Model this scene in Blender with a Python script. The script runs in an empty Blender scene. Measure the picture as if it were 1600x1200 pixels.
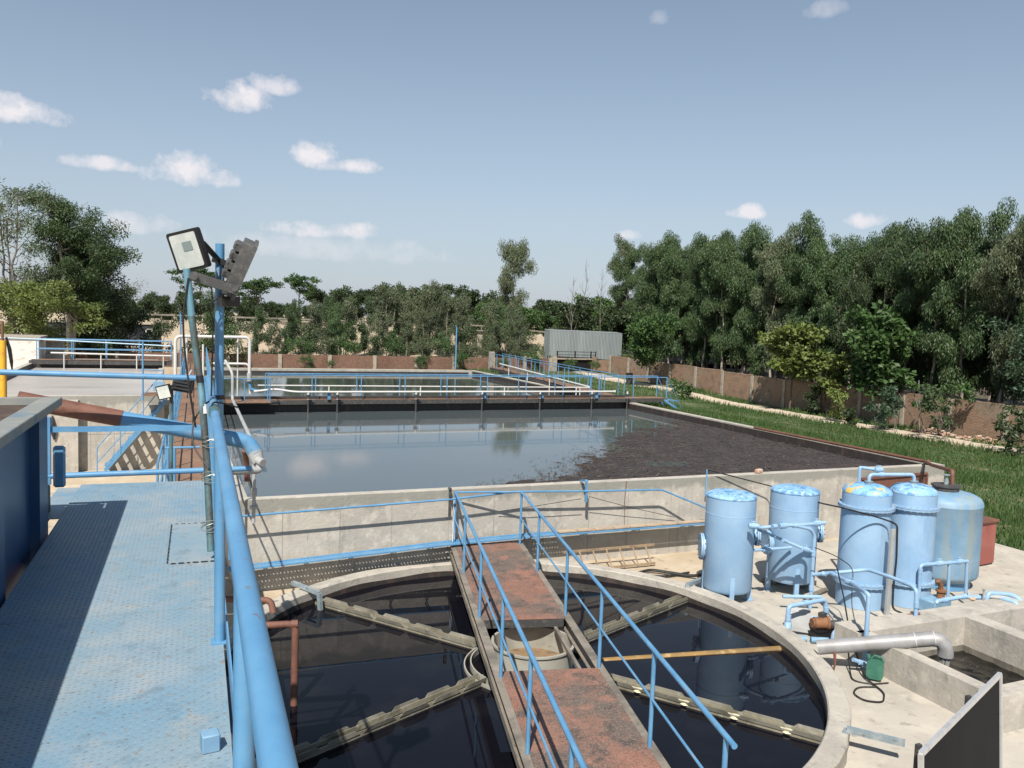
import bpy, math, random
import numpy as np
from mathutils import Vector, Matrix

# ------------------------------------------------------------------ camera, sky, sun, exposure
scene = bpy.context.scene
COL = scene.collection
CAM_POS = Vector((0.0, 0.0, 5.6))
yaw, pitch, roll = 0.4032, 0.077424, 0.035429
fw = Vector((math.sin(yaw) * math.cos(pitch), math.cos(yaw) * math.cos(pitch), -math.sin(pitch)))
rt = Vector((math.cos(yaw), -math.sin(yaw), 0))
upv = rt.cross(fw)
r2 = rt * math.cos(roll) + upv * math.sin(roll)
u2 = upv * math.cos(roll) - rt * math.sin(roll)
cam_data = bpy.data.cameras.new('camera')
cam = bpy.data.objects.new('camera', cam_data)
COL.objects.link(cam)
M = Matrix((r2, u2, -fw)).transposed().to_4x4()
M.translation = CAM_POS
cam.matrix_world = M
cam_data.sensor_width = 36.0
cam_data.sensor_fit = 'HORIZONTAL'
cam_data.lens = 29.01
cam_data.clip_start = 0.05
cam_data.clip_end = 3000
scene.camera = cam

SUN_EL = math.radians(50.5)
SUN_AZ = math.radians(33)            # shadows run towards +Y, turned 33 degrees to +X
shadow_dir = Vector((math.sin(SUN_AZ) * math.cos(SUN_EL), math.cos(SUN_AZ) * math.cos(SUN_EL), -math.sin(SUN_EL)))
sun_data = bpy.data.lights.new('sun', 'SUN')
sun_data.energy = 5.0
sun_data.angle = math.radians(0.5)
sun_data.color = (1.0, 0.94, 0.85)
sun = bpy.data.objects.new('sun', sun_data)
COL.objects.link(sun)
sun.rotation_euler = shadow_dir.to_track_quat('-Z', 'Y').to_euler()

world = bpy.data.worlds.new('World')
scene.world = world
world.use_nodes = True
SKY_STRENGTH = 0.083
CLOUDS = [  # direction, half width, half height (tangents), weight
    ((-0.1315, 0.9729, 0.190), .042, .014, 1.0), ((0.0753, 0.9704, 0.2297), .034, .017, 1.0),
    ((0.1147, 0.9622, 0.2469), .026, .012, .75), ((0.020, 0.9892, 0.147), .050, .019, 1.0),
    ((-0.045, 0.9892, 0.148), .045, .008, .85), ((0.165, 0.9682, 0.178), .030, .014, 1.0),
    ((0.200, 0.9682, 0.170), .036, .010, .95), ((0.1765, 0.9797, 0.0947), .062, .011, .95),
    ((-0.024, 0.9958, 0.0881), .034, .014, .6), ((0.6134, 0.7788, 0.1311), .024, .0095, .9),
    ((0.7126, 0.6911, 0.1212), .022, .0095, .9), ((0.5063, 0.856, 0.1042), .016, .0065, .75),
    ((0.6349, 0.6974, 0.3325), .022, .010, .32), ((0.5004, 0.799, 0.3335), .012, .008, .28),
    ((0.17, 0.965, 0.072), .14, .016, .35), ((-0.17, 0.97, 0.155), .02, .008, .3),
    ((-0.35, 0.93, 0.16), .06, .02, .9), ((-0.5, 0.8, 0.3), .09, .03, .9), ((0.95, 0.3, 0.2), .05, .018, .9),
    ((0.9, 0.1, 0.35), .08, .03, .8), ((-0.9, 0.3, 0.25), .08, .03, .9), ((0.2, -0.95, 0.22), .09, .03, .9),
    ((-0.4, -0.85, 0.3), .08, .03, .9), ((0.8, -0.6, 0.2), .07, .02, .9)]


def build_world():
    nt = world.node_tree
    N, L = nt.nodes, nt.links
    for n in list(N):
        N.remove(n)
    out = N.new('ShaderNodeOutputWorld')
    bg = N.new('ShaderNodeBackground')
    bg.inputs['Strength'].default_value = SKY_STRENGTH
    L.new(bg.outputs[0], out.inputs[0])
    sky = N.new('ShaderNodeTexSky')
    sky.sky_type = 'NISHITA'
    sky.sun_disc = False
    sky.sun_elevation = SUN_EL
    # the sun stands in the direction -shadow_dir
    sky.sun_rotation = math.atan2(-shadow_dir.x, -shadow_dir.y)
    sky.altitude = 200
    sky.air_density = 1.0
    sky.dust_density = 0.7
    sky.ozone_density = 1.0
    hs = N.new('ShaderNodeHueSaturation')
    hs.inputs['Saturation'].default_value = 0.72
    L.new(sky.outputs[0], hs.inputs['Color'])
    tint = N.new('ShaderNodeMixRGB')
    tint.blend_type = 'MULTIPLY'
    tint.inputs[0].default_value = 1
    tint.inputs[2].default_value = (0.85, 0.955, 0.99, 1)
    L.new(hs.outputs[0], tint.inputs[1])
    tc = N.new('ShaderNodeTexCoord')
    nz = N.new('ShaderNodeTexNoise')
    nz.inputs['Scale'].default_value = 30
    nz.inputs['Detail'].default_value = 7
    nz.inputs['Roughness'].default_value = 0.62
    L.new(tc.outputs['Generated'], nz.inputs['Vector'])
    nsub = N.new('ShaderNodeMath'); nsub.operation = 'MULTIPLY_ADD'
    nsub.inputs[1].default_value = 4.2; nsub.inputs[2].default_value = -2.1
    L.new(nz.outputs['Fac'], nsub.inputs[0])

    def m(op, a, b=None, clamp=False):
        n = N.new('ShaderNodeMath'); n.operation = op; n.use_clamp = clamp
        for i, v in enumerate((a, b)):
            if v is None:
                continue
            if isinstance(v, (int, float)):
                n.inputs[i].default_value = v
            else:
                L.new(v, n.inputs[i])
        return n.outputs[0]

    def dot(vec):
        n = N.new('ShaderNodeVectorMath'); n.operation = 'DOT_PRODUCT'
        L.new(tc.outputs['Generated'], n.inputs[0])
        n.inputs[1].default_value = vec
        return n.outputs['Value']
    total = None
    for d, a, b, w in CLOUDS:
        c = Vector(d).normalized()
        t = Vector((c.y, -c.x, 0)).normalized()
        u = t.cross(c)
        dc = m('MAXIMUM', dot(c), 0.05)
        x = m('DIVIDE', dot(t / (a * 1.10)), dc)
        y = m('DIVIDE', dot(u / (b * 1.18)), dc)
        # flat bases, billowing tops
        y = m('ADD', y, m('MULTIPLY', m('MINIMUM', y, 0.0), 0.55))
        rr = m('ADD', m('MULTIPLY', x, x), m('MULTIPLY', y, y))
        f = m('SUBTRACT', m('ADD', m('SUBTRACT', 1.0, rr), nsub.outputs[0]), -0.05)
        f = m('MULTIPLY', m('MULTIPLY', f, 0.85, True), w)
        f = m('MULTIPLY', f, m('GREATER_THAN', dot(c), 0.3))
        total = f if total is None else m('MAXIMUM', total, f)
    cl = N.new('ShaderNodeMixRGB')
    L.new(total, cl.inputs[0])
    k = 1.0 / SKY_STRENGTH
    # pale lavender haze low over the whole horizon
    sx = N.new('ShaderNodeSeparateXYZ'); L.new(tc.outputs['Generated'], sx.inputs[0])
    hz_ = m('POWER', m('SUBTRACT', 1.0, m('MAXIMUM', sx.outputs['Z'], 0.0), True), 5.0)
    hm = N.new('ShaderNodeMixRGB')
    L.new(m('MULTIPLY', hz_, 0.85), hm.inputs[0])
    L.new(tint.outputs[0], hm.inputs[1])
    hm.inputs[2].default_value = (0.345 * k, 0.370 * k, 0.435 * k, 1)
    L.new(hm.outputs[0], cl.inputs[1])
    cl.inputs[2].default_value = (0.62 * k, 0.60 * k, 0.625 * k, 1)
    L.new(cl.outputs[0], bg.inputs['Color'])


build_world()
scene.view_settings.view_transform = 'Standard'
scene.view_settings.look = 'None'
scene.view_settings.exposure = 0.5
scene.view_settings.gamma = 1.0
scene.view_settings.use_curve_mapping = False
scene.render.engine = 'CYCLES'
scene.cycles.max_bounces = 8
scene.cycles.transparent_max_bounces = 8

rnd = random.Random(7)
nrng = np.random.default_rng(11)


# ------------------------------------------------------------------ materials
def mat(name, base, layers=(), rough=0.6, bump=0.0, bscale=20.0, metal=0.0, spec=0.5, bstretch=(1, 1, 1), transl=0.0, rnd_val=0.0, coords='pos'):
    """layers: (colour, noise scale, lo, hi, detail, stretch xyz[, strength])"""
    mt = bpy.data.materials.new(name)
    mt.use_nodes = True
    nt = mt.node_tree
    N, L = nt.nodes, nt.links
    bs = N['Principled BSDF']
    bs.inputs['Roughness'].default_value = rough
    bs.inputs['Metallic'].default_value = metal
    bs.inputs['Specular IOR Level'].default_value = spec
    if coords == 'pos':
        g = N.new('ShaderNodeNewGeometry'); vec = g.outputs['Position']
    else:
        g = N.new('ShaderNodeTexCoord'); vec = g.outputs['Object']
    col = N.new('ShaderNodeRGB')
    col.outputs[0].default_value = (*base, 1)
    cur = col.outputs[0]
    for i, ly in enumerate(layers):
        c, sc, lo, hi, det, st = ly[:6]
        amt = ly[6] if len(ly) > 6 else 1.0
        mp = N.new('ShaderNodeMapping')
        mp.inputs['Scale'].default_value = st
        mp.inputs['Location'].default_value = (i * 3.7, i * 1.3, i * 2.1)
        L.new(vec, mp.inputs['Vector'])
        nz = N.new('ShaderNodeTexNoise')
        nz.inputs['Scale'].default_value = sc
        nz.inputs['Detail'].default_value = det
        nz.inputs['Roughness'].default_value = 0.6
        L.new(mp.outputs[0], nz.inputs['Vector'])
        mr = N.new('ShaderNodeMapRange')
        mr.inputs['From Min'].default_value = lo
        mr.inputs['From Max'].default_value = hi
        mr.inputs['To Max'].default_value = amt
        L.new(nz.outputs['Fac'], mr.inputs['Value'])
        mx = N.new('ShaderNodeMixRGB')
        L.new(mr.outputs[0], mx.inputs[0])
        L.new(cur, mx.inputs[1])
        mx.inputs[2].default_value = (*c, 1)
        cur = mx.outputs[0]
    if rnd_val:
        oi = N.new('ShaderNodeObjectInfo')
        mr = N.new('ShaderNodeMapRange')
        mr.inputs['To Min'].default_value = 1 - rnd_val
        mr.inputs['To Max'].default_value = 1 + rnd_val
        L.new(oi.outputs['Random'], mr.inputs['Value'])
        hs = N.new('ShaderNodeHueSaturation')
        L.new(mr.outputs[0], hs.inputs['Value'])
        L.new(cur, hs.inputs['Color'])
        cur = hs.outputs[0]
    L.new(cur, bs.inputs['Base Color'])
    if bump:
        mp = N.new('ShaderNodeMapping')
        mp.inputs['Scale'].default_value = bstretch
        L.new(vec, mp.inputs['Vector'])
        nz = N.new('ShaderNodeTexNoise')
        nz.inputs['Scale'].default_value = bscale
        nz.inputs['Detail'].default_value = 5
        L.new(mp.outputs[0], nz.inputs['Vector'])
        bp = N.new('ShaderNodeBump')
        bp.inputs['Strength'].default_value = bump
        bp.inputs['Distance'].default_value = 0.02
        L.new(nz.outputs['Fac'], bp.inputs['Height'])
        L.new(bp.outputs[0], bs.inputs['Normal'])
    if transl:
        tr = N.new('ShaderNodeBsdfTranslucent')
        L.new(cur, tr.inputs['Color'])
        ms = N.new('ShaderNodeMixShader')
        ms.inputs[0].default_value = transl
        L.new(bs.outputs[0], ms.inputs[1])
        L.new(tr.outputs[0], ms.inputs[2])
        L.new(ms.outputs[0], N['Material Output'].inputs[0])
    return mt


V1 = (1, 1, 1)
VS = (1, 1, .12)       # vertical streaks
BLUE = mat('blue_paint', (.080, .222, .395), [((.11, .270, .445), 3, .4, .65, 4, V1), ((.06, .17, .33), 14, .6, .78, 5, V1, .6), ((.15, .10, .07), 17, .655, .70, 6, V1, .8), ((.20, .27, .32), 6, .56, .70, 6, V1, .5)], rough=.45, bump=.05, bscale=60)
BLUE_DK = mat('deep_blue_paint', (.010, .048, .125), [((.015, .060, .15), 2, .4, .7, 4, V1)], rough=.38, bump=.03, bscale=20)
BLUE_TANK = mat('pale_blue_tank_paint', (.225, .365, .53), [((.28, .42, .575), 1.6, .4, .65, 4, V1), ((.16, .285, .45), 5, .55, .75, 5, VS, .7), ((.28, .30, .30), 30, .66, .73, 4, V1, .6), ((.24, .17, .11), 7, .665, .73, 7, (1, 1, .22), .75)], rough=.47, bump=.08, bscale=9)
BLUE_TOP = mat('flaking_blue_dome_paint', (.21, .39, .58), [((.085, .21, .40), 7, .50, .56, 6, V1, .9), ((.40, .52, .62), 11, .55, .60, 5, V1, .7)], rough=.55, bump=.35, bscale=18)
YEL_TOP = mat('flaking_yellow_dome_paint', (.20, .40, .66), [((.07, .22, .47), 7, .52, .58, 6, V1, .8), ((.56, .40, .12), 3.2, .545, .575, 7, V1, 1)], rough=.55, bump=.3, bscale=18)
BLUE_OLD = mat('weathered_blue_tank_paint', (.145, .265, .385), [((.20, .32, .43), 2, .4, .65, 4, V1), ((.27, .30, .28), 3, .48, .66, 6, VS, .8), ((.36, .33, .26), 11, .62, .68, 7, (1, 1, .7), .6), ((.20, .11, .06), 16, .68, .73, 5, V1, .8)], rough=.55, bump=.15, bscale=14)
BLUE_DECK = mat('worn_blue_deck_paint', (.20, .275, .325), [((.15, .255, .34), 1.3, .42, .62, 5, V1), ((.31, .33, .34), 2.0, .46, .70, 6, V1, .75), ((.33, .30, .255), 5, .56, .72, 7, V1, .55), ((.20, .15, .10), 26, .60, .70, 6, V1, .75), ((.10, .15, .19), 9, .56, .70, 7, V1, .5)], rough=.5, bump=.08, bscale=40)
BLUE_LUG = mat('scuffed_lug_paint', (.135, .205, .26), [((.24, .22, .19), 9, .50, .68, 5, V1, .8), ((.10, .19, .28), 3, .45, .65, 4, V1, .8), ((.10, .07, .045), 24, .54, .66, 4, V1, .8)], rough=.45)
BLUE_FLAT = mat('sunbleached_blue_paint', (.16, .29, .42), [((.22, .35, .46), 6, .45, .65, 4, V1)], rough=.6)
TEAL_OLD = mat('peeling_teal_pipe_paint', (.065, .15, .17), [((.045, .050, .045), 6, .42, .58, 6, (1, 1, .35)), ((.12, .26, .33), 5, .56, .66, 5, (1, 1, .35), .9)], rough=.65, bump=.2, bscale=40)
BLACKISH = mat('dark_weathered_steel', (.045, .045, .045), [((.10, .09, .08), 12, .5, .7, 5, V1)], rough=.6, bump=.1, bscale=40)
DARK_CAST = mat('grey_cast_aluminium', (.075, .075, .075), [((.13, .125, .115), 25, .5, .7, 5, V1), ((.05, .05, .05), 6, .5, .7, 4, V1, .7)], rough=.6, bump=.1, bscale=60)
BLACK = mat('black_plastic', (.012, .012, .013), rough=.45)
CABLE = mat('black_cable_rubber', (.012, .012, .012), [((.05, .045, .04), 14, .55, .7, 4, V1)], rough=.6)
CONC = mat('weathered_concrete', (.42, .385, .335), [((.30, .28, .245), 0.9, .42, .62, 7, V1, .85), ((.22, .21, .185), 2.3, .52, .72, 7, (1, 1, .16), .75), ((.50, .46, .40), 5, .52, .70, 6, V1, .7), ((.16, .155, .14), 9, .62, .74, 6, (1, 1, .25), .6)], rough=.85, bump=.35, bscale=16)
def wall_mat(name, top, band):
    m_ = mat(name, (.41, .38, .33), [((.33, .305, .27), 0.8, .42, .62, 7, V1, .85), ((.22, .21, .19), 2.6, .54, .72, 7, (1, 1, .10), .8), ((.53, .49, .43), 4, .52, .70, 6, V1, .7), ((.13, .125, .115), 8, .64, .74, 6, (1, 1, .22), .7)], rough=.88, bump=.45, bscale=14)
    nt = m_.node_tree; N, L = nt.nodes, nt.links
    bs = N['Principled BSDF']
    src = bs.inputs['Base Color'].links[0].from_socket
    g = N.new('ShaderNodeNewGeometry'); sp = N.new('ShaderNodeSeparateXYZ'); L.new(g.outputs['Position'], sp.inputs[0])
    mp = N.new('ShaderNodeMapping'); mp.inputs['Scale'].default_value = (1, 1, .5); L.new(g.outputs['Position'], mp.inputs['Vector'])
    nz = N.new('ShaderNodeTexNoise'); nz.inputs['Scale'].default_value = 1.7; nz.inputs['Detail'].default_value = 8; nz.inputs['Roughness'].default_value = .65; L.new(mp.outputs[0], nz.inputs['Vector'])
    ad = N.new('ShaderNodeMath'); ad.operation = 'MULTIPLY_ADD'; ad.inputs[1].default_value = band * 2.6; L.new(nz.outputs['Fac'], ad.inputs[0]); L.new(sp.outputs['Z'], ad.inputs[2])
    mr = N.new('ShaderNodeMapRange'); mr.inputs['From Min'].default_value = top - band + band * 1.25; mr.inputs['From Max'].default_value = top - band + band * 1.6; mr.inputs['To Max'].default_value = .78; L.new(ad.outputs[0], mr.inputs['Value'])
    mx = N.new('ShaderNodeMixRGB'); L.new(mr.outputs[0], mx.inputs[0]); L.new(src, mx.inputs[1]); mx.inputs[2].default_value = (.20, .20, .175, 1)
    # the very top edge stays pale
    m2 = N.new('ShaderNodeMapRange'); m2.inputs['From Min'].default_value = top - .012; m2.inputs['From Max'].default_value = top - .004; L.new(sp.outputs['Z'], m2.inputs['Value'])
    mx2 = N.new('ShaderNodeMixRGB'); L.new(m2.outputs[0], mx2.inputs[0]); L.new(mx.outputs[0], mx2.inputs[1]); L.new(src, mx2.inputs[2])
    L.new(mx2.outputs[0], bs.inputs['Base Color'])
    return m_


CONC_WALL = wall_mat('stained_wall_concrete', 1.87, .30)
CONC_WALL_HI = wall_mat('stained_tall_wall_concrete', 2.55, .38)
CONC_STAIN = mat('stained_concrete_band', (.30, .295, .265), [((.40, .37, .32), 1.2, .46, .66, 6, V1), ((.20, .20, .18), 4, .52, .72, 6, (1, 1, .3), .8)], rough=.85, bump=.3, bscale=16)
CONC_WET = mat('damp_concrete', (.17, .155, .13), [((.26, .23, .18), 2, .45, .66, 6, V1), ((.08, .075, .065), 5, .5, .7, 6, (1, 1, .3), .7)], rough=.6, bump=.2, bscale=16)
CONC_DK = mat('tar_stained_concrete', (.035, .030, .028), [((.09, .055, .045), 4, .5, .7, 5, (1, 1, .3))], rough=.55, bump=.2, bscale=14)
RIM = mat('rim_concrete', (.40, .37, .32), [((.30, .28, .245), 1.4, .42, .62, 7, V1, .85), ((.19, .18, .16), 5, .54, .70, 7, V1, .75), ((.52, .48, .42), 3, .55, .70, 5, V1, .6)], rough=.85, bump=.4, bscale=22)
PAVE = mat('dusty_concrete_paving', (.41, .375, .32), [((.31, .285, .245), .7, .42, .66, 7, V1, .9), ((.47, .43, .365), 2.2, .50, .68, 7, V1, .8), ((.20, .185, .16), 4.5, .58, .72, 7, V1, .75), ((.12, .11, .10), 1.4, .66, .74, 8, V1, .5)], rough=.9, bump=.3, bscale=12)
SAND = mat('sandy_ground', (.44, .36, .26), [((.36, .29, .20), .5, .42, .64, 7, V1), ((.52, .44, .34), 1.7, .5, .7, 6, V1, .8), ((.22, .19, .13), 3, .60, .72, 7, V1, .8)], rough=.95, bump=.5, bscale=7)
PATHM = mat('pale_dirt_path', (.50, .42, .33), [((.42, .35, .26), .8, .42, .66, 7, V1), ((.22, .23, .10), 1.5, .62, .74, 6, V1, .8)], rough=.95, bump=.5, bscale=6)
LAWN = mat('lawn_soil_and_grass', (.050, .078, .026), [((.070, .098, .034), .6, .42, .66, 6, V1), ((.20, .165, .095), .8, .52, .68, 7, V1, .85)], rough=.95, bump=.6, bscale=8)
GRASSM = mat('grass_blades', (.052, .100, .028), [((.075, .125, .036), .7, .42, .66, 5, V1), ((.15, .15, .06), 1.2, .54, .68, 6, V1, .75)], rough=.6, transl=.25, spec=.3)
DRYM = mat('dry_embankment_soil', (.36, .29, .21), [((.36, .29, .20), .25, .45, .65, 7, V1), ((.20, .20, .10), .5, .60, .72, 7, V1, .7)], rough=.95)
RUST = mat('rusted_steel', (.17, .075, .035), [((.24, .11, .05), 2.5, .42, .65, 6, V1), ((.08, .04, .025), 7, .5, .7, 6, V1, .8)], rough=.8, bump=.2, bscale=30)
RUST_PIPE = mat('rust_brown_pipe', (.13, .055, .038), [((.17, .075, .05), 4, .42, .65, 5, (1, .3, 1)), ((.06, .03, .025), 12, .55, .7, 5, V1, .7)], rough=.7, bump=.1, bscale=40)
RED_PLATE = mat('worn_red_oxide_chequer_plate', (.205, .100, .070), [((.105, .088, .076), .9, .40, .56, 7, V1, .92), ((.27, .130, .092), 2.6, .50, .66, 6, V1, .8), ((.055, .050, .046), 4.0, .52, .64, 7, V1, .85), ((.34, .22, .165), 60, .54, .62, 2, V1, .55), ((.04, .035, .03), 42, .56, .66, 2, V1, .5)], rough=.75, bump=.5, bscale=60)
RED_WALK = mat('rusty_walkway_plate', (.20, .115, .070), [((.15, .085, .055), .9, .42, .62, 6, V1), ((.26, .165, .11), 2.0, .52, .70, 6, V1, .8), ((.12, .07, .05), 6, .60, .72, 6, V1, .7)], rough=.8, bump=.25, bscale=40)
STEEL_OLD = mat('grimy_beam_steel', (.20, .175, .145), [((.11, .10, .085), 1.8, .45, .62, 6, V1, .9), ((.30, .26, .21), 4, .52, .7, 6, V1, .7), ((.06, .055, .05), 9, .6, .72, 6, V1, .7)], rough=.75, bump=.2, bscale=30)
TROUGH = mat('algae_stained_steel', (.235, .215, .16), [((.13, .12, .085), 3, .45, .65, 6, V1, .9), ((.38, .36, .30), 7, .55, .7, 5, V1, .7)], rough=.55, bump=.15, bscale=30)
DRUM = mat('grey_drum_steel', (.33, .32, .275), [((.23, .22, .185), 2, .45, .65, 6, V1, .8), ((.11, .085, .06), 9, .64, .72, 5, V1, .7)], rough=.6, bump=.15, bscale=20)
WEIR = mat('grimy_weir_plate', (.20, .19, .155), [((.11, .10, .08), 3, .45, .65, 6, V1, .9), ((.28, .265, .22), 8, .55, .70, 5, V1, .7)], rough=.6, bump=.15, bscale=30)
SCUMY = mat('ochre_scum', (.22, .145, .08), [((.13, .085, .05), 5, .45, .65, 6, V1)], rough=.8)
CREAM = mat('cream_foam', (.62, .58, .40), [((.50, .45, .30), 12, .45, .65, 5, V1)], rough=.8)
OCHRE = mat('ochre_stained_pipe', (.26, .155, .05), [((.17, .11, .045), 3, .45, .65, 6, (.3, 1, 1)), ((.42, .30, .14), 6, .55, .7, 5, V1, .7)], rough=.6)
SILVER = mat('bare_aluminium_pipe', (.30, .30, .305), [((.24, .235, .23), 5, .45, .65, 5, V1)], rough=.5, metal=.2, bump=.03, bscale=20)
WHITEP = mat('off_white_pipe', (.52, .515, .50), [((.52, .50, .46), 3, .48, .68, 5, V1), ((.30, .20, .12), 12, .64, .72, 5, V1, .7)], rough=.5)
GREYP = mat('pale_grey_pipe', (.34, .35, .35), [((.27, .27, .265), 2, .45, .65, 5, V1)], rough=.55)
GALV = mat('galvanised_bracket', (.24, .30, .33), [((.36, .40, .42), 9, .48, .66, 5, V1), ((.16, .13, .10), 14, .58, .70, 5, V1, .8)], rough=.5, metal=.3)
GLASS_LAMP = mat('lamp_reflector', (.46, .50, .48), [((.58, .60, .57), 9, .45, .65, 3, V1)], rough=.25, spec=.6)
LED = mat('led_chip', (.20, .25, .25), rough=.3)
TAPE = mat('white_tape', (.70, .68, .66), rough=.6)
WIRE = mat('galvanised_wire', (.45, .45, .42), rough=.4, metal=.7)
YELLOW = mat('yellow_post_paint', (.72, .38, .03), [((.50, .22, .03), 12, .58, .7, 5, V1, .8)], rough=.5)
REDBOX = mat('faded_red_paint', (.25, .075, .06), [((.29, .10, .08), 2, .45, .65, 5, V1), ((.25, .06, .05), 7, .55, .7, 5, VS, .7)], rough=.55)
BROWN_PANEL = mat('rust_brown_sheet', (.145, .062, .040), [((.10, .045, .03), 3, .45, .65, 6, (4, 1, .2)), ((.22, .12, .07), 9, .58, .7, 5, (3, 1, .4), .7)], rough=.7)
GREENP = mat('green_plastic', (.035, .13, .09), [((.055, .17, .12), 6, .45, .65, 4, V1)], rough=.45)
PANELM = mat('dark_panel_face', (.006, .007, .010), [((.013, .013, .015), 2.5, .45, .7, 5, VS)], rough=.5, spec=.05)
ALU = mat('aluminium_frame', (.62, .62, .62), [((.5, .5, .5), 8, .5, .7, 4, V1)], rough=.35, metal=.5)
BRICK_LIGHT = None
CORR = mat('galvanised_corrugated_sheet', (.27, .30, .30), [((.22, .25, .255), .8, .42, .64, 5, (1, 1, .15)), ((.37, .42, .41), 1.6, .52, .7, 5, (1, 1, .1), .7)], rough=.5, metal=.25)
WHITEWASH = mat('peeling_whitewash', (.62, .60, .56), [((.42, .36, .30), 4, .52, .66, 6, (1, 1, 2.5), .8)], rough=.9, bump=.4, bscale=18)
POSTC = mat('precast_concrete_post', (.33, .29, .235), [((.22, .195, .16), 3, .45, .66, 6, V1)], rough=.9, bump=.3, bscale=20)
WOOD = mat('weathered_ladder_wood', (.30, .22, .14), [((.20, .14, .09), 5, .45, .65, 5, V1)], rough=.8)
STONE = mat('broken_brick', (.42, .25, .17), [((.50, .42, .34), 2, .45, .62, 4, V1), ((.30, .14, .09), 4, .5, .65, 4, V1, .7)], rough=.95, bump=.3, bscale=20)
SCUM = mat('dark_sludge_crust', (.026, .021, .020), [((.044, .036, .034), 1.2, .42, .64, 7, V1), ((.020, .016, .017), 4, .48, .66, 7, V1, .9), ((.20, .12, .07), 16, .66, .72, 5, V1, .8), ((.16, .14, .13), 9, .64, .72, 6, (1, .4, 1), .6)], rough=.85, bump=1.0, bscale=9)
FLECK = mat('floating_leaf_debris', (.085, .058, .042), [((.05, .04, .035), 3, .45, .6, 4, V1), ((.17, .135, .105), 5, .55, .65, 4, V1, .8)], rough=.9)
TRUNK = mat('pale_eucalyptus_bark', (.30, .265, .22), [((.20, .17, .14), 2, .45, .65, 6, VS), ((.42, .38, .33), 3, .52, .7, 6, VS, .8)], rough=.9, bump=.3, bscale=12, coords='obj')
TRUNK_DK = mat('brown_bark', (.11, .085, .065), [((.06, .05, .04), 4, .45, .65, 6, VS)], rough=.9, bump=.4, bscale=12, coords='obj')
TRUNK_GR = mat('grey_bark', (.17, .155, .14), [((.10, .09, .08), 4, .45, .65, 6, VS)], rough=.9, coords='obj')


def leafmat(name, c, c2, c3):
    return mat(name, c, [(c2, .9, .44, .60, 4, V1), (c3, 2.2, .52, .66, 4, V1, .85)], rough=.5, transl=.22, rnd_val=.16, spec=.35)


LEAF_EUC = leafmat('eucalyptus_leaves', (.050, .092, .036), (.074, .122, .044), (.098, .115, .054))
LEAF_EUC2 = leafmat('grey_green_leaves', (.086, .115, .062), (.112, .136, .070), (.14, .138, .085))
LEAF_DARK = leafmat('dark_green_leaves', (.034, .056, .024), (.050, .078, .030), (.070, .088, .038))
LEAF_GREEN = leafmat('mid_green_leaves', (.050, .100, .030), (.070, .130, .036), (.045, .080, .028))
LEAF_YEL = leafmat('yellow_green_leaves', (.105, .140, .036), (.14, .175, .045), (.075, .105, .030))
LEAF_BLUE = leafmat('blue_green_leaves', (.048, .092, .050), (.062, .110, .058), (.085, .13, .07))


def brick_mat(name, c1, c2, mortar, render_col, render_amt, axis):
    """running-bond brick in the material; the courses are only a few pixels here"""
    mt = bpy.data.materials.new(name); mt.use_nodes = True
    nt = mt.node_tree; N, L = nt.nodes, nt.links
    bs = N['Principled BSDF']; bs.inputs['Roughness'].default_value = .9
    g = N.new('ShaderNodeNewGeometry')
    sp = N.new('ShaderNodeSeparateXYZ'); L.new(g.outputs['Position'], sp.inputs[0])
    cb = N.new('ShaderNodeCombineXYZ')
    L.new(sp.outputs[axis], cb.inputs[0]); L.new(sp.outputs['Z'], cb.inputs[1])
    bk = N.new('ShaderNodeTexBrick')
    bk.inputs['Scale'].default_value = 1
    bk.inputs['Brick Width'].default_value = .235
    bk.inputs['Row Height'].default_value = .085
    bk.inputs['Mortar Size'].default_value = .011
    bk.inputs['Color1'].default_value = (*c1, 1); bk.inputs['Color2'].default_value = (*c2, 1)
    bk.inputs['Mortar'].default_value = (*mortar, 1)
    L.new(cb.outputs[0], bk.inputs['Vector'])
    cur = bk.outputs['Color']
    for sc, lo, hi, c, amt, det in ((.45, .50, .60, render_col, render_amt, 6), (2.2, .50, .72, (.10, .075, .055), .7, 7), (9, .5, .75, (.42, .30, .2), .35, 4)):
        nz = N.new('ShaderNodeTexNoise'); nz.inputs['Scale'].default_value = sc; nz.inputs['Detail'].default_value = det
        L.new(g.outputs['Position'], nz.inputs['Vector'])
        mr = N.new('ShaderNodeMapRange'); mr.inputs['From Min'].default_value = lo; mr.inputs['From Max'].default_value = hi; mr.inputs['To Max'].default_value = amt
        L.new(nz.outputs['Fac'], mr.inputs['Value'])
        mx = N.new('ShaderNodeMixRGB'); L.new(mr.outputs[0], mx.inputs[0]); L.new(cur, mx.inputs[1]); mx.inputs[2].default_value = (*c, 1)
        cur = mx.outputs[0]
    L.new(cur, bs.inputs['Base Color'])
    bp = N.new('ShaderNodeBump'); bp.inputs['Strength'].default_value = .5; bp.inputs['Distance'].default_value = .02
    L.new(bk.outputs['Fac'], bp.inputs['Height']); bp.invert = True
    L.new(bp.outputs[0], bs.inputs['Normal'])
    return mt


BRICK_FAR = brick_mat('red_brick_boundary', (.155, .070, .046), (.20, .095, .062), (.14, .105, .085), (.115, .055, .04), .7, 'X')
BRICK_SIDE = brick_mat('orange_brick_boundary', (.185, .098, .058), (.245, .142, .088), (.27, .23, .18), (.215, .175, .13), .62, 'Y')


def water_mat(name, base, layers, rough, bump, bscale, stretch=(1, 1, 1), tint=None):
    mt = mat(name, base, layers, rough=rough, bump=bump, bscale=bscale, bstretch=stretch)
    bs = mt.node_tree.nodes['Principled BSDF']
    bs.inputs['IOR'].default_value = 1.33
    return mt


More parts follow.
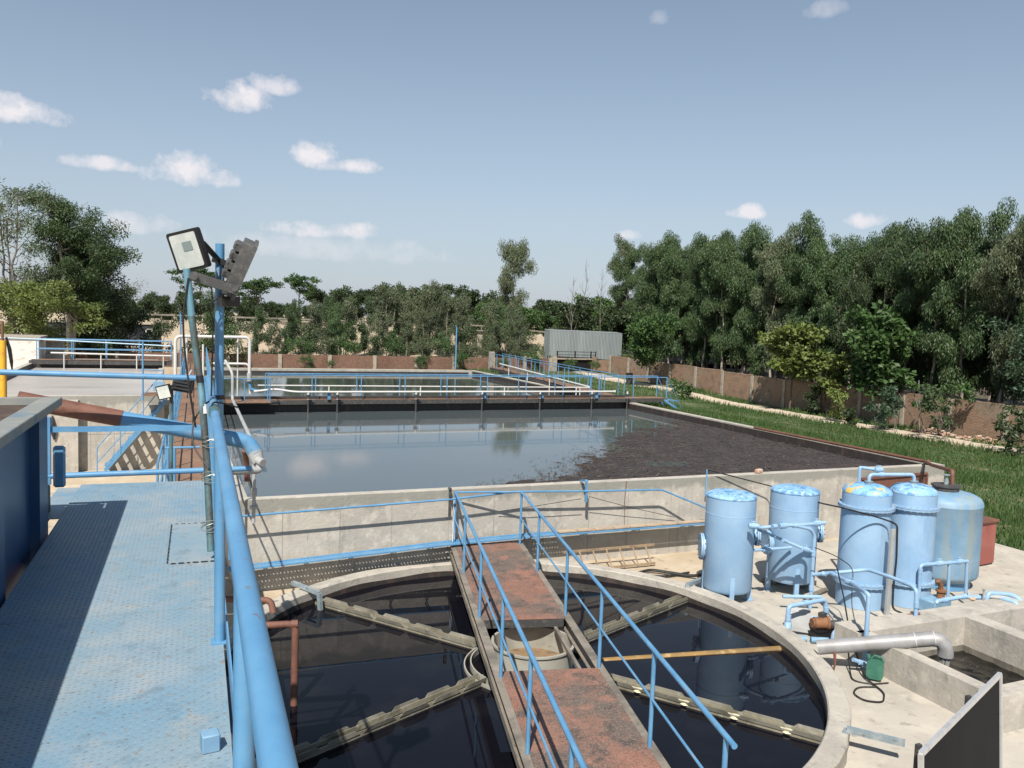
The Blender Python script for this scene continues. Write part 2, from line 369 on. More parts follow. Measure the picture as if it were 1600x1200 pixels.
WATER_MAIN = water_mat('murky_grey_water', (.075, .092, .098), [((.088, .102, .105), .25, .42, .66, 5, V1), ((.10, .10, .095), 3.5, .68, .78, 6, V1, .5)], .045, .02, 5, (1, 1, 1))
WATER_FAR = water_mat('still_grey_water', (.045, .055, .055), [((.060, .066, .06), .3, .42, .66, 5, V1)], .05, .03, 4)
WATER_FOAM = water_mat('foamy_pale_water', (.42, .39, .36), [((.34, .32, .305), .22, .40, .64, 5, (1, 2.5, 1)), ((.16, .155, .16), .35, .56, .72, 6, (.6, 3, 1), .8)], .35, .04, 3)
WATER_BLACK = water_mat('near_black_water', (.0045, .0045, .0075), [((.008, .008, .010), 1.2, .5, .7, 5, V1)], .02, .015, 3)
WATER_BLACK.node_tree.nodes['Principled BSDF'].inputs['Specular IOR Level'].default_value = .34
WATER_PIT = water_mat('churned_black_water', (.010, .009, .008), [((.16, .15, .13), 5.5, .60, .72, 6, (1, 1.6, 1), .55)], .06, .8, 6)


# ------------------------------------------------------------------ geometry helpers
class MB:
    def __init__(self):
        self.v, self.f = [], []

    def add(self, verts, faces):
        o = len(self.v)
        self.v.extend([tuple(p) for p in verts])
        self.f.extend([tuple(i + o for i in f) for f in faces])
        return self

    def box(self, c, s, rz=0.0, bev=0.0):
        hx, hy, hz = s[0] / 2, s[1] / 2, s[2] / 2
        cr, sr = math.cos(rz), math.sin(rz)
        if bev <= 0:
            pts = [(x, y, z) for z in (-hz, hz) for x, y in ((-hx, -hy), (hx, -hy), (hx, hy), (-hx, hy))]
            faces = [(3, 2, 1, 0), (4, 5, 6, 7), (0, 1, 5, 4), (1, 2, 6, 5), (2, 3, 7, 6), (3, 0, 4, 7)]
        else:
            b = min(bev, hx * .9, hy * .9, hz * .9)
            ring = lambda x, y: [(-x + b, -y), (x - b, -y), (x, -y + b), (x, y - b), (x - b, y), (-x + b, y), (-x, y - b), (-x, -y + b)]
            pts = [(p[0], p[1], -hz + b) for p in ring(hx, hy)] + [(p[0], p[1], hz - b) for p in ring(hx, hy)]
            pts += [(p[0] * (hx - b) / hx, p[1] * (hy - b) / hy, hz) for p in ring(hx, hy)]
            pts += [(p[0] * (hx - b) / hx, p[1] * (hy - b) / hy, -hz) for p in ring(hx, hy)]
            faces = [tuple(range(16, 24)), tuple(range(31, 23, -1))]
            for i in range(8):
                j = (i + 1) % 8
                faces += [(i, j, j + 8, i + 8), (i + 8, j + 8, j + 16, i + 16), (i + 24, j + 24, j, i)]
        return self.add([(c[0] + x * cr - y * sr, c[1] + x * sr + y * cr, c[2] + z) for x, y, z in pts], faces)

    def beam(self, p, q, w, h, up=(0, 0, 1)):
        p, q = Vector(p), Vector(q)
        d = (q - p).normalized()
        s = d.cross(Vector(up))
        if s.length < 1e-4:
            s = d.cross(Vector((0, 1, 0)))
        s.normalize()
        u = s.cross(d)
        pts = []
        for e in (p, q):
            for a, b in ((-1, -1), (1, -1), (1, 1), (-1, 1)):
                pts.append(e + s * (a * w / 2) + u * (b * h / 2))
        return self.add(pts, [(3, 2, 1, 0), (4, 5, 6, 7), (0, 1, 5, 4), (1, 2, 6, 5), (2, 3, 7, 6), (3, 0, 4, 7)])

    def tube(self, pts, r, n=10, caps=True, radii=None):
        P = [Vector(p) for p in pts]
        m_ = len(P)
        T = []
        for i in range(m_):
            a = P[max(i - 1, 0)]; b = P[min(i + 1, m_ - 1)]
            if 0 < i < m_ - 1:
                t = (P[i] - a).normalized() + (b - P[i]).normalized()
                if t.length < 1e-6:
                    t = b - P[i]
            else:
                t = b - a
            T.append(t.normalized())
        ref = Vector((0, 0, 1)) if abs(T[0].z) < .95 else Vector((1, 0, 0))
        u = T[0].cross(ref).normalized()
        verts, faces = [], []
        for i in range(m_):
            u = (u - T[i] * u.dot(T[i]))
            u.normalize()
            w = T[i].cross(u)
            ri = radii[i] if radii else r
            k = 1.0
            if 0 < i < m_ - 1:
                c = (P[i] - P[i - 1]).normalized().dot(T[i])
                k = 1 / max(c, .5)
            for j in range(n):
                an = 2 * math.pi * j / n
                off = u * (math.cos(an) * ri) + w * (math.sin(an) * ri)
                verts.append(P[i] + off)
        for i in range(m_ - 1):
            for j in range(n):
                a, b = i * n + j, i * n + (j + 1) % n
                faces.append((a, b, b + n, a + n))
        if caps:
            faces.append(tuple(range(n - 1, -1, -1)))
            faces.append(tuple((m_ - 1) * n + j for j in range(n)))
        return self.add(verts, faces)

    def cyl(self, p, q, r, n=16, r1=None):
        return self.tube([p, q], r, n, True, [r, r if r1 is None else r1])

    def lathe(self, prof, c=(0, 0, 0), n=32, cap_top=True, cap_bot=True):
        verts, faces = [], []
        for r, z in prof:
            for j in range(n):
                a = 2 * math.pi * j / n
                verts.append((c[0] + r * math.cos(a), c[1] + r * math.sin(a), c[2] + z))
        for i in range(len(prof) - 1):
            for j in range(n):
                a, b = i * n + j, i * n + (j + 1) % n
                faces.append((a, b, b + n, a + n))
        if cap_bot:
            faces.append(tuple(range(n - 1, -1, -1)))
        if cap_top:
            faces.append(tuple((len(prof) - 1) * n + j for j in range(n)))
        return self.add(verts, faces)

    def disc(self, c, axis, r, t, n=20):
        a = Vector(axis).normalized()
        c = Vector(c)
        return self.cyl(c - a * t / 2, c + a * t / 2, r, n)

    def quad(self, a, b, c, d):
        return self.add([a, b, c, d], [(0, 1, 2, 3)])

    def extrude(self, poly, z0, z1):
        n = len(poly)
        v = [(x, y, z0) for x, y in poly] + [(x, y, z1) for x, y in poly]
        f = [tuple(range(n - 1, -1, -1)), tuple(range(n, 2 * n))]
        for i in range(n):
            j = (i + 1) % n
            f.append((i, j, j + n, i + n))
        return self.add(v, f)

    def build(self, name, material, parent=None, smooth=35, root=None):
        me = bpy.data.meshes.new(name)
        off = Vector((0, 0, 0))
        if parent is not None:
            p = parent
            while p is not None:
                off = off + p.location
                p = p.parent
        me.from_pydata([(x - off.x, y - off.y, z - off.z) for x, y, z in self.v], [], self.f)
        me.materials.append(material)
        if smooth:
            me.shade_smooth()
            me.set_sharp_from_angle(angle=math.radians(smooth))
        me.update()
        o = bpy.data.objects.new(name, me)
        if parent is not None:
            o.parent = parent
        COL.objects.link(o)
        return o


def tag(o, label=None, cat=None, group=None, kind=None):
    if label: o['label'] = label
    if cat: o['category'] = cat
    if group: o['group'] = group
    if kind: o['kind'] = kind
    return o


def thing(name, label, cat, loc=(0, 0, 0), group=None):
    o = bpy.data.objects.new(name, None)
    o.location = loc
    o.empty_display_size = .2
    COL.objects.link(o)
    return tag(o, label, cat, group)


def recentre(o):
    """put the origin of a single-mesh thing at the middle of its foot"""
    co = np.empty(len(o.data.vertices) * 3, dtype=np.float32)
    o.data.vertices.foreach_get('co', co)
    co = co.reshape(-1, 3)
    c = (co.min(0) + co.max(0)) / 2
    c[2] = co[:, 2].min()
    co -= c
    o.data.vertices.foreach_set('co', co.ravel())
    o.data.update()
    o.location = Vector([float(t) for t in c])
    return o


def bend(pts, r=.08, n=4):
    """round the corners of a pipe run"""
    P = [Vector(p) for p in pts]
    out = [P[0]]
    for i in range(1, len(P) - 1):
        a, b, c = P[i - 1], P[i], P[i + 1]
        ra = min(r, (a - b).length * .45, (c - b).length * .45)
        s = b + (a - b).normalized() * ra
        e = b + (c - b).normalized() * ra
        for k in range(n + 1):
            t = k / n
            out.append(s * (1 - t) ** 2 + b * 2 * t * (1 - t) + e * t * t)
    out.append(P[-1])
    return out


def np_mesh(name, verts, faces_n, material, parent=None):
    """fast mesh from an (n*k,3) vertex array whose faces are consecutive runs of k vertices"""
    me = bpy.data.meshes.new(name)
    nv = len(verts)
    k = faces_n
    nf = nv // k
    me.vertices.add(nv)
    me.vertices.foreach_set('co', np.ascontiguousarray(verts, dtype=np.float32).ravel())
    me.loops.add(nv)
    me.loops.foreach_set('vertex_index', np.arange(nv, dtype=np.int32))
    me.polygons.add(nf)
    me.polygons.foreach_set('loop_start', np.arange(0, nv, k, dtype=np.int32))
    me.materials.append(material)
    me.update()
    me.validate()
    return me


def link(name, me, parent=None):
    o = bpy.data.objects.new(name, me)
    if parent is not None:
        o.parent = parent
    COL.objects.link(o)
    return o


def copy_tree(o, parent=None):
    c = o.copy()
    COL.objects.link(c)
    if parent is not None:
        c.parent = parent
    for ch in o.children:
        copy_tree(ch, c)
    return c


A = .03628                       # the platform is turned this much against the basins


def pf(x, y, z):
    """platform coordinates -> world"""
    return Vector((x * math.cos(A) + y * math.sin(A), -x * math.sin(A) + y * math.cos(A), z))


def sstep(a, b, x):
    t = np.clip((x - a) / (b - a), 0, 1)
    return t * t * (3 - 2 * t)


# ------------------------------------------------------------------ terrain
BX0, BX1, BY0, BYM, BY1 = 1.35, 20.85, 16.8, 36.0, 56.0     # the aeration basin


def gz(x, y):
    x = np.asarray(x, float); y = np.asarray(y, float)
    right = (1.62 * sstep(17.5, 36, y) + .18 * sstep(36, 56, y)) * (1 - sstep(21.5, 34, x))
    right = right * (x > 20.7)
    back = (1.8 - 1.1 * sstep(57, 66, y)) * np.where(x > 20.7, sstep(48, 60, y), 1.0 * (y > 55.85)) * (1 - .80 * sstep(24, 36, x) * (x > 20.7) * (1 - sstep(58, 75, y)))
    left = 2.0 * sstep(31, 45, y) * (x < -6.2)
    z = np.maximum(np.maximum(right * (y < 57), back), left)
    # road embankment far behind
    ridge = sstep(100, 118, y + .07 * x) * (1 - sstep(136, 150, y + .07 * x)) * (1 - .5 * sstep(40, 70, x))
    z = z + 3.2 * ridge * (y > 90)
    return z


def sheet(name, xs, ys, material, dz=0.0, kind='structure', mask=None):
    X, Yg = np.meshgrid(xs, ys)
    Z = gz(X, Yg) + dz
    v = np.stack([X, Yg, Z], -1).reshape(-1, 3)
    nx = len(xs)
    f = []
    for j in range(len(ys) - 1):
        for i in range(nx - 1):
            if mask is None or mask((xs[i] + xs[i + 1]) / 2, (ys[j] + ys[j + 1]) / 2):
                a = j * nx + i
                f.append((a, a + 1, a + nx + 1, a + nx))
    me = bpy.data.meshes.new(name)
    me.from_pydata(v.tolist(), [], f)
    me.materials.append(material)
    me.shade_smooth(); me.set_sharp_from_angle(angle=math.radians(30))
    o = bpy.data.objects.new(name, me)
    COL.objects.link(o)
    o['kind'] = kind
    return o


RX = [20.7, 20.72] + [21.5 + i for i in range(0, 13)] + [34.5, 35.5, 36.4, 37.3, 38.1, 38.9, 39.7, 40.4, 41.0, 42, 44]
RY = [12.5, 14, 15.5, 17.5] + [18.5 + 1.5 * i for i in range(0, 25)] + [55.84, 55.86, 58.0, 62, 66, 70, 73]
gx = sorted(set([-1500, -600, -250, -120, -60, -30, -14, -6.21, -6.19, 0, 8, 10.8, 14, 18.3] + RX + [50, 60, 70, 85, 100, 130, 200, 300, 600, 1500]))
gy = sorted(set([-1500, -400, -60, -10, 0, 6, 7.7, 10.1] + RY + [62, 66, 72, 80, 90, 96, 100, 103, 106, 109, 112, 115, 118, 121, 124, 128, 132, 136, 140, 145, 150, 165, 200, 300, 600, 1500, 2200]))
tag(sheet('ground', gx, gy, SAND, mask=lambda x, y: not (10.8 < x < 18.3 and 7.7 < y < 10.1)), 'sandy ground around the water treatment tanks')
tag(sheet('lawn', [x for x in RX if x <= 37.3], RY, LAWN, .012), 'green lawn between the big basin and the dirt path')
tag(sheet('path', [37.3, 38.1, 38.9, 39.7], RY, PATHM, .02), 'pale dirt path along the side brick wall')
tag(sheet('verge', [39.7, 40.4, 41.0], RY, LAWN, .012), 'weedy verge at the foot of the side brick wall')
tag(sheet('embankment', [x for x in gx if -130 < x < 140], [y for y in gy if 99 < y < 152], DRYM, .03), 'dry road embankment behind the trees')
def rim_pt(a):
    a = math.radians(a)
    r = 4.88 + .10 * math.cos(2 * (a - 1.05)) + .03 * math.sin(3 * a + .4)
    return (5.36 + r * math.cos(a), 11.77 + r * math.sin(a))


mb = MB()
mb.extrude([(7.0, 2.0), (34, 2.0), (34, 7), (20.7, 7.0), (20.7, 7.6), (10.75, 7.6), (10.75, 10.2), (20.7, 10.2), (20.7, 14.1), (20.66, 16.45), (12.3, 16.45), (11.2, 14.9)] + [rim_pt(a) for a in range(28, -64, -4)], -.1, .07)
tag(mb.build('paved_yard', PAVE), 'dusty concrete paving around the tanks and pits', kind='structure')
FLOOR = mat('shade_darkened_litter', (.075, .058, .038), [((.12, .095, .06), 1.5, .45, .65, 7, V1), ((.045, .055, .022), .8, .52, .68, 6, V1, .8)], rough=.95)  # litter colour darkened to paint in the shade between the plantation trunks
tag(sheet('woodland_floor', [41.3, 42, 44, 50, 60, 70, 85, 100, 130], [15, 17.5] + [18.5 + 1.5 * i for i in range(0, 25)] + [55.84, 55.86, 58, 62, 66, 70, 73, 80, 90, 96], FLOOR, .02), 'leaf litter coloured dark for the shade under the plantation behind the side wall')


def grass(name, n, xr, yr, h0, h1, label, seed, w=.012, dens=None):
    g = np.random.default_rng(seed)
    x = g.uniform(xr[0], xr[1], n); y = g.uniform(yr[0], yr[1], n)
    if dens is not None:
        k = g.uniform(0, 1, n) < dens(x, y)
        x, y = x[k], y[k]; n = len(x)
    z = gz(x, y)
    h = g.uniform(h0, h1, n) * (.6 + .8 * np.clip(np.sin(x * .9 + 1.3 * np.sin(y * .6)) * .5 + .5, 0, 1))
    a = g.uniform(0, 2 * np.pi, n); lean = g.uniform(.1, .6, n) * h; la = g.uniform(0, 2 * np.pi, n)
    ww = w * g.uniform(.7, 1.6, n)
    b = np.stack([x, y, z], 1)
    dx = np.stack([np.cos(a) * ww, np.sin(a) * ww, np.zeros(n)], 1)
    t = b + np.stack([np.cos(la) * lean, np.sin(la) * lean, h], 1)
    v = np.stack([b - dx, b + dx, t], 1).reshape(-1, 3)
    o = link(name, np_mesh(name, v, 3, GRASSM))
    tag(o, label, 'grass', kind='stuff')
    return o


grass('grass', 140000, (20.75, 37.4), (12.6, 72), .10, .24, 'short green grass growing over the lawn beside the basin', 3, w=.022,
      dens=lambda x, y: np.clip(1.35 - .02 * y + .35 * np.sin(x * 1.1 + y * .35) * np.sin(y * .5 - x * .3), .12, 1))
grass('weeds', 9000, (39.5, 40.95), (18, 58), .15, .45, 'tall weeds growing along the foot of the side brick wall', 4, w=.03,
      dens=lambda x, y: np.clip(np.sin(y * .9) * .6 + np.sin(y * .37) * .5 + .35, 0, 1))
grass('path_edge_weeds', 2500, (36.9, 38.6), (18, 58), .08, .3, 'scattered weeds creeping over the edge of the dirt path', 5, w=.03,
      dens=lambda x, y: np.clip(1 - (x - 36.9) * .8, .05, 1))

# ------------------------------------------------------------------ aeration basin: walls, water, scum
WT = 1.87
basin = thing('aeration_basin', 'large rectangular concrete basin holding grey water', 'basin', ((BX0 + BX1) / 2, (BY0 + BY1) / 2, 0))
mb = MB()
mb.box(((BX0 + BX1) / 2, BY0 + .125, WT / 2 - .2), (BX1 - BX0, .25, WT + .4))
fwall = mb.build('wall', CONC_WALL, basin)
fwall['label'] = 'long front wall of pale concrete with a damp stained top'
# recessed board joints between the pours
seam = MB()
x = BX0 + .9
while x < BX1 - .3:
    seam.box((x, BY0 - .002, .85), (.014, .012, 1.6))
    x += 1.22 * (.85 + .3 * rnd.random())
seam.build('joint', CONC_STAIN, fwall)['kind'] = 'stuff'
mb = MB(); mb.box((BX1 - .15, (BY0 + .25 + BY1) / 2, WT / 2 - .2), (.30, BY1 - BY0 - .25, WT + .4)); mb.build('wall', CONC, basin)
mb = MB(); mb.box((BX0 + .125, (BY0 + .25 + BY1) / 2, WT / 2 - .2), (.25, BY1 - BY0 - .25, WT + .4)); mb.build('wall', CONC, basin)
mb = MB(); mb.box(((BX0 + BX1) / 2, BY1 - .125, WT / 2 - .2), (BX1 - BX0 - .56, .25, WT + .4)); mb.build('wall', CONC_STAIN, basin)
# dark waterline stain inside
mb = MB()
mb.box((BX1 - .302, (BY0 + BY1) / 2, 1.62), (.012, BY1 - BY0 - 1, .40))
mb.box((BX0 + .252, (BY0 + BY1) / 2, 1.62), (.012, BY1 - BY0 - 1, .40))
mb.box(((BX0 + BX1) / 2, BY1 - .252, 1.58), (BX1 - BX0 - 1, .012, .30))
mb.box(((BX0 + BX1) / 2, BY0 + .252, 1.62), (BX1 - BX0 - 1, .012, .30))
mb.build('waterline_stain', CONC_DK, basin)
WZ = 1.56
mb = MB(); mb.quad((BX0 + .2, BY0 + .2, WZ), (BX1 - .2, BY0 + .2, WZ), (BX1 - .2, 34.2, WZ), (BX0 + .2, 34.2, WZ))
tag(mb.build('water', WATER_MAIN, smooth=0), 'still grey water in the near half of the big basin', kind='structure')
mb = MB(); mb.quad((BX0 + .2, 34.3, WZ), (BX1 - .2, 34.3, WZ), (BX1 - .2, BY1 - .2, WZ), (BX0 + .2, BY1 - .2, WZ))
tag(mb.build('water', WATER_FAR, smooth=0), 'still water in the far half of the big basin', kind='structure')

# floating crust of sludge in the right part, its edge ragged
EDGE = [(21.8, 30.9), (18.25, 27.6), (15.3, 24.6), (12.06, 21.7), (10.17, 19.5), (8.0, 18.4), (7.2, 17.02)]


def edge_x(y):
    ys = [p[1] for p in EDGE][::-1]; xs = [p[0] for p in EDGE][::-1]
    return np.interp(y, ys, xs)


def scum():
    nx, ny = 190, 190
    ys = np.linspace(BY0 + .24, 31.0, ny)
    g = np.random.default_rng(5)
    # layered value noise
    def vnoise(X, Y, s, seed):
        gg = np.random.default_rng(seed); T = gg.random((64, 64))
        xi, yi = X * s, Y * s
        x0, y0 = np.floor(xi).astype(int), np.floor(yi).astype(int)
        fx, fy = xi - x0, yi - y0
        fx, fy = fx * fx * (3 - 2 * fx), fy * fy * (3 - 2 * fy)
        q = lambda a, b: T[a % 64, b % 64]
        return (q(x0, y0) * (1 - fx) + q(x0 + 1, y0) * fx) * (1 - fy) + (q(x0, y0 + 1) * (1 - fx) + q(x0 + 1, y0 + 1) * fx) * fy
    t = np.linspace(0, 1, nx)
    V = []
    for y in ys:
        xe = float(edge_x(y))
        V.append(np.stack([xe - 1.2 + (BX1 - .31 - xe + 1.2) * t ** 1.15, np.full(nx, y)], 1))
    V = np.array(V)
    X, Yg = V[..., 0], V[..., 1]
    n = .5 * vnoise(X, Yg, .7, 1) + .3 * vnoise(X, Yg, 2.1, 2) + .2 * vnoise(X, Yg, 6, 3)
    depth = (X - edge_x(Yg)) / 1.6
    m_ = np.clip(depth, -1, 1) * .55 + (n - .47) * 1.8
    Z = WZ + np.where(m_ > 0, .008 + .012 * np.clip(m_, 0, 1) + .035 * (vnoise(X, Yg, 9, 4) - .4) * np.clip(m_ * 3, 0, 1), -.05)
    # a darker open pool in the crust
    pool = ((X - 13.6) / .75) ** 2 + ((Yg - 20.2) / .5) ** 2
    Z = np.where(pool + .6 * (n - .5) < 1, WZ - .05, Z)
    v = np.stack([X, Yg, Z], -1).reshape(-1, 3)
    f = []
    for j in range(ny - 1):
        for i in range(nx - 1):
            a = j * nx + i
            if max(v[a][2], v[a + 1][2], v[a + nx][2], v[a + nx + 1][2]) > WZ - .04:
                f.append((a, a + 1, a + nx + 1, a + nx))
    me = bpy.data.meshes.new('scum')
    me.from_pydata(v.tolist(), [], f)
    me.materials.append(SCUM)
    me.shade_smooth()
    o = link('scum', me)
    tag(o, 'dark brown crust of sludge floating in the corner of the big basin', 'scum', kind='stuff')
    # twigs and leaves on and off the crust
    n = 15000
    y = g.uniform(17.1, 31, n)
    off = np.where(g.random(n) < .93, g.random(n) ** 1.2 * 12, -np.abs(g.normal(0, .8, n)))
    x = edge_x(y) + off
    k = (x < BX1 - .4) & (x > 3.0)
    x, y = x[k], y[k]; n = len(x)
    a = g.uniform(0, np.pi, n); l = g.uniform(.015, .085, n); w = g.uniform(.005, .018, n)
    dx = np.stack([np.cos(a) * l, np.sin(a) * l, np.zeros(n)], 1); dy = np.stack([-np.sin(a) * w, np.cos(a) * w, np.zeros(n)], 1)
    c = np.stack([x, y, np.full(n, WZ) + g.uniform(.012, .045, n)], 1)
    dx[:, 2] = g.uniform(-.01, .01, n)
    v = np.stack([c - dx - dy, c + dx - dy, c + dx + dy, c - dx + dy], 1).reshape(-1, 3)
    o = link('floating_debris', np_mesh('floating_debris', v, 4, FLECK))
    tag(o, 'twigs and dead leaves scattered over the sludge crust', 'debris', kind='stuff')


scum()
# two thin reeds and a stone on the front wall, near the middle
mb = MB(); mb.tube([(8.25, 17.02, 1.75), (8.27, 17.0, 1.98), (8.25, 16.98, 2.12)], .012, 5); mb.tube([(8.42, 17.02, 1.75), (8.43, 17.02, 2.13)], .012, 5)
tag(recentre(mb.build('steel_rod', BLACKISH)), 'two thin rusty rods standing up at the front wall of the basin', 'rod')
mb = MB(); mb.box((14.25, 16.92, WT + .055), (.22, .13, .11), .3, .02)
tag(recentre(mb.build('brick', STONE)), 'loose brick lying on top of the basin front wall', 'brick')

# ------------------------------------------------------------------ blue steel platform we stand on
plat = thing('steel_platform', 'blue chequer plate platform with a worn walking surface', 'platform', pf(-.4, 3.5, 0))
DZ = 4.0
for y0, y1 in ((-2.2, 0.7), (.706, 4.62), (4.626, 8.15)):
    mb = MB()
    c = pf(-.41, (y0 + y1) / 2, DZ - .004)
    mb.box(c, (1.08, y1 - y0, .008), -A)
    mb.build('deck_plate', BLUE_DECK, plat)
mb = MB(); mb.box(pf(-.02, 5.97, DZ + .004), (.27, 1.0, .006), -A); mb.build('patch_plate', BLUE_DECK, plat)
for (y0, y1) in ((6.95, 7.42), (7.44, 8.1)):
    mb = MB(); mb.box(pf(-1.045, (y0 + y1) / 2, DZ - .02), (.17, y1 - y0, .008), -A); mb.build('filler_plate', BLUE_DECK, plat)


mb = MB()
rs_ = random.Random(3)
y = 5.47
while y < 6.46:
    l_ = rs_.uniform(.05, .11)
    mb.box(pf(-.163, y + l_ / 2, DZ + .0085), (.007, l_ - .022, .003), -A); y += l_
x = -.15
while x < .10:
    l_ = rs_.uniform(.03, .06)
    mb.box(pf(x + l_ / 2, 5.463, DZ + .0085), (l_ - .015, .006, .003), -A); mb.box(pf(x + l_ / 2, 6.475, DZ + .0085), (l_ - .02, .006, .003), -A); x += l_
o_ = mb.build('seam_gap', BLACK, plat); o_['kind'] = 'stuff'


def lugs():
    sp = .0262
    iy = np.arange(2.3, 8.12, sp); ix = np.arange(-.94, .115, sp)
    X, Yg = np.meshgrid(ix, iy)
    j, i = np.meshgrid(np.arange(len(ix)), np.arange(len(iy)))
    odd = (i + j) % 2
    X = X.ravel(); Yg = Yg.ravel(); odd = odd.ravel()
    k = ~((X > -.16) & (Yg > 5.46) & (Yg < 6.48)) & (np.random.default_rng(2).random(len(X)) > .02)
    X, Yg, odd = X[k], Yg[k], odd[k]
    n = len(X)
    ang = np.where(odd == 0, .55, -.55 + np.pi * 0) + A * 0
    L_, W_, H_ = .0125, .0042, .0017
    cx, sx = np.cos(ang), np.sin(ang)
    base = [(-L_, 0, 0), (0, -W_, 0), (L_, 0, 0), (0, W_, 0), (-L_ * .45, 0, H_), (L_ * .45, 0, H_)]
    pts = []
    for bx, by, bz in base:
        x = X + bx * cx - by * sx; y = Yg + bx * sx + by * cx
        wx = x * math.cos(A) + y * math.sin(A); wy = -x * math.sin(A) + y * math.cos(A)
        pts.append(np.stack([wx, wy, np.full(n, DZ + bz)], 1))
    P = np.stack(pts, 1)
    tris = [(0, 1, 4), (1, 5, 4), (1, 2, 5), (2, 3, 5), (3, 4, 5), (3, 0, 4)]
    v = np.concatenate([P[:, t, :].reshape(-1, 3) for t in tris], 0)
    v = v - np.array(plat.location)
    o = link('chequer_lugs', np_mesh('chequer_lugs', v, 3, BLUE_LUG), plat)
    o['kind'] = 'stuff'


lugs()
mb = MB()
mb.beam(pf(.146, -2.2, DZ + .045), pf(.146, 8.15, DZ + .045), .008, .10)
mb.build('toe_plate', BLUE, plat)
mb = MB()
for xx in (-.92, .10):
    mb.beam(pf(xx, -2.2, DZ - .085), pf(xx, 8.14, DZ - .085), .06, .15)
for yy in np.arange(-2, 8.2, 1.2):
    mb.beam(pf(-.88, yy, DZ - .07), pf(.06, yy, DZ - .07), .05, .10)
mb.build('floor_beam', BLUE, plat)
for yy in (.4, 7.9):
    for xx in (-.9, .08):
        mb = MB(); mb.cyl(pf(xx, yy, -.1), pf(xx, yy, DZ - .165), .07, 12); mb.build('leg', BLUE, plat)

# handrail on the open side, with its return across the end
rail = thing('handrail', 'thick blue pipe handrail running away along the open side of the platform', 'handrail', pf(.109, 3.5, DZ))
mb = MB(); mb.tube(bend([pf(.109, -1.5, 4.97), pf(.109, 8.16, 4.97), pf(.109, 8.2, 4.9)], .05), .0265, 18); mb.build('top_rail', BLUE, rail)
mb = MB(); mb.cyl(pf(.109, 5.25, 4.97), pf(.109, 5.52, 4.97), .034, 16); mb.cyl(pf(.109, 5.3, 4.97), pf(.109, 5.34, 4.97), .038, 16); mb.build('sleeve', TEAL_OLD, rail)
for yy in (-.1, 1.98, 4.11, 6.17):
    mb = MB(); mb.cyl(pf(.113, yy, DZ), pf(.109, yy, 4.965), .025, 14)
    mb.box(pf(.113, yy, DZ + .004), (.08, .08, .008), -A)
    mb.build('post', BLUE, rail)
ret = thing('end_barrier', 'blue pipe barrier of three rails closing the far end of the platform', 'barrier', pf(-.4, 8.2, DZ))
mb = MB(); mb.tube(bend([pf(-1.75, 8.2, 5.0), pf(.095, 8.2, 4.955), pf(.097, 8.2, 4.5)], .06), .026, 14); mb.build('top_rail', BLUE, ret)
mb = MB(); mb.beam(pf(-1.2, 8.21, 4.49), pf(.12, 8.21, 4.49), .012, .05); mb.build('mid_rail', BLUE, ret)
mb = MB(); mb.tube(bend([pf(-1.25, 8.2, 4.075), pf(.50, 8.2, 4.09)], .05), .026, 14); mb.build('low_rail', BLUE, ret)
mb = MB(); mb.box(pf(.10, 8.2, 4.46), (.055, .055, 1.02), -A); mb.build('post', BLUE, ret)
mb = MB(); mb.box(pf(-1.22, 8.2, 4.30), (.045, .045, .6), -A); mb.build('post', BLUE, ret)

mb = MB(); mb.box(pf(.145 - .09, 3.08, DZ + .033), (.062, .062, .066), .12, .004)
tag(recentre(mb.build('steel_block', BLUE_FLAT)), 'small blue steel block left on the platform deck', 'block')

# ------------------------------------------------------------------ open blue steel tank beside the platform
tk = thing('steel_tank', 'deep blue open-topped steel tank beside the platform', 'tank', pf(-1.9, 4.4, 2.6))
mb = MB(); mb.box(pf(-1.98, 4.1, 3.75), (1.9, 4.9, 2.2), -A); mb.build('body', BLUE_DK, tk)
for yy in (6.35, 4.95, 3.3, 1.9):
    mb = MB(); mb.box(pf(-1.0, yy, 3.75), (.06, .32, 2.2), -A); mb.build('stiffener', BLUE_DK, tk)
T0, T1 = 1.4, 6.76
mb = MB()
mb.box(pf(-.975, (T0 + T1) / 2, 4.895), (.13, T1 - T0, .06), -A, .004)
mb.box(pf(-3.05, (T0 + T1) / 2, 4.895), (.13, T1 - T0, .06), -A, .004)
mb.box(pf(-2.01, T1 - .02, 4.895), (1.94, .04, .058), -A, .004)
mb.box(pf(-2.01, T0 + .06, 4.895), (1.94, .12, .058), -A, .004)
mb.build('flange', mat('dusty_flange_paint', (.20, .21, .20), [((.10, .16, .22), 3, .5, .68, 5, V1), ((.28, .27, .24), 6, .5, .7, 5, V1, .7)], rough=.7), tk)
mb = MB(); mb.box(pf(-2.01, (T0 + T1) / 2, 4.862), (1.92, T1 - T0 - .1, .012), -A); mb.build('contents', mat('dried_brown_sludge', (.055, .036, .028), [((.09, .06, .045), 5, .45, .66, 6, V1)], rough=.95, bump=.8, bscale=12), tk)
mb = MB(); mb.box(pf(-.965, 7.0, 4.37), (.085, .035, .32), -A, .03); mb.build('lug_plate', BLUE, tk)
mb = MB(); mb.box(pf(-1.12, 7.1, 4.05), (.12, .30, .30), -A, .02); mb.build('bracket', BLACKISH, tk)

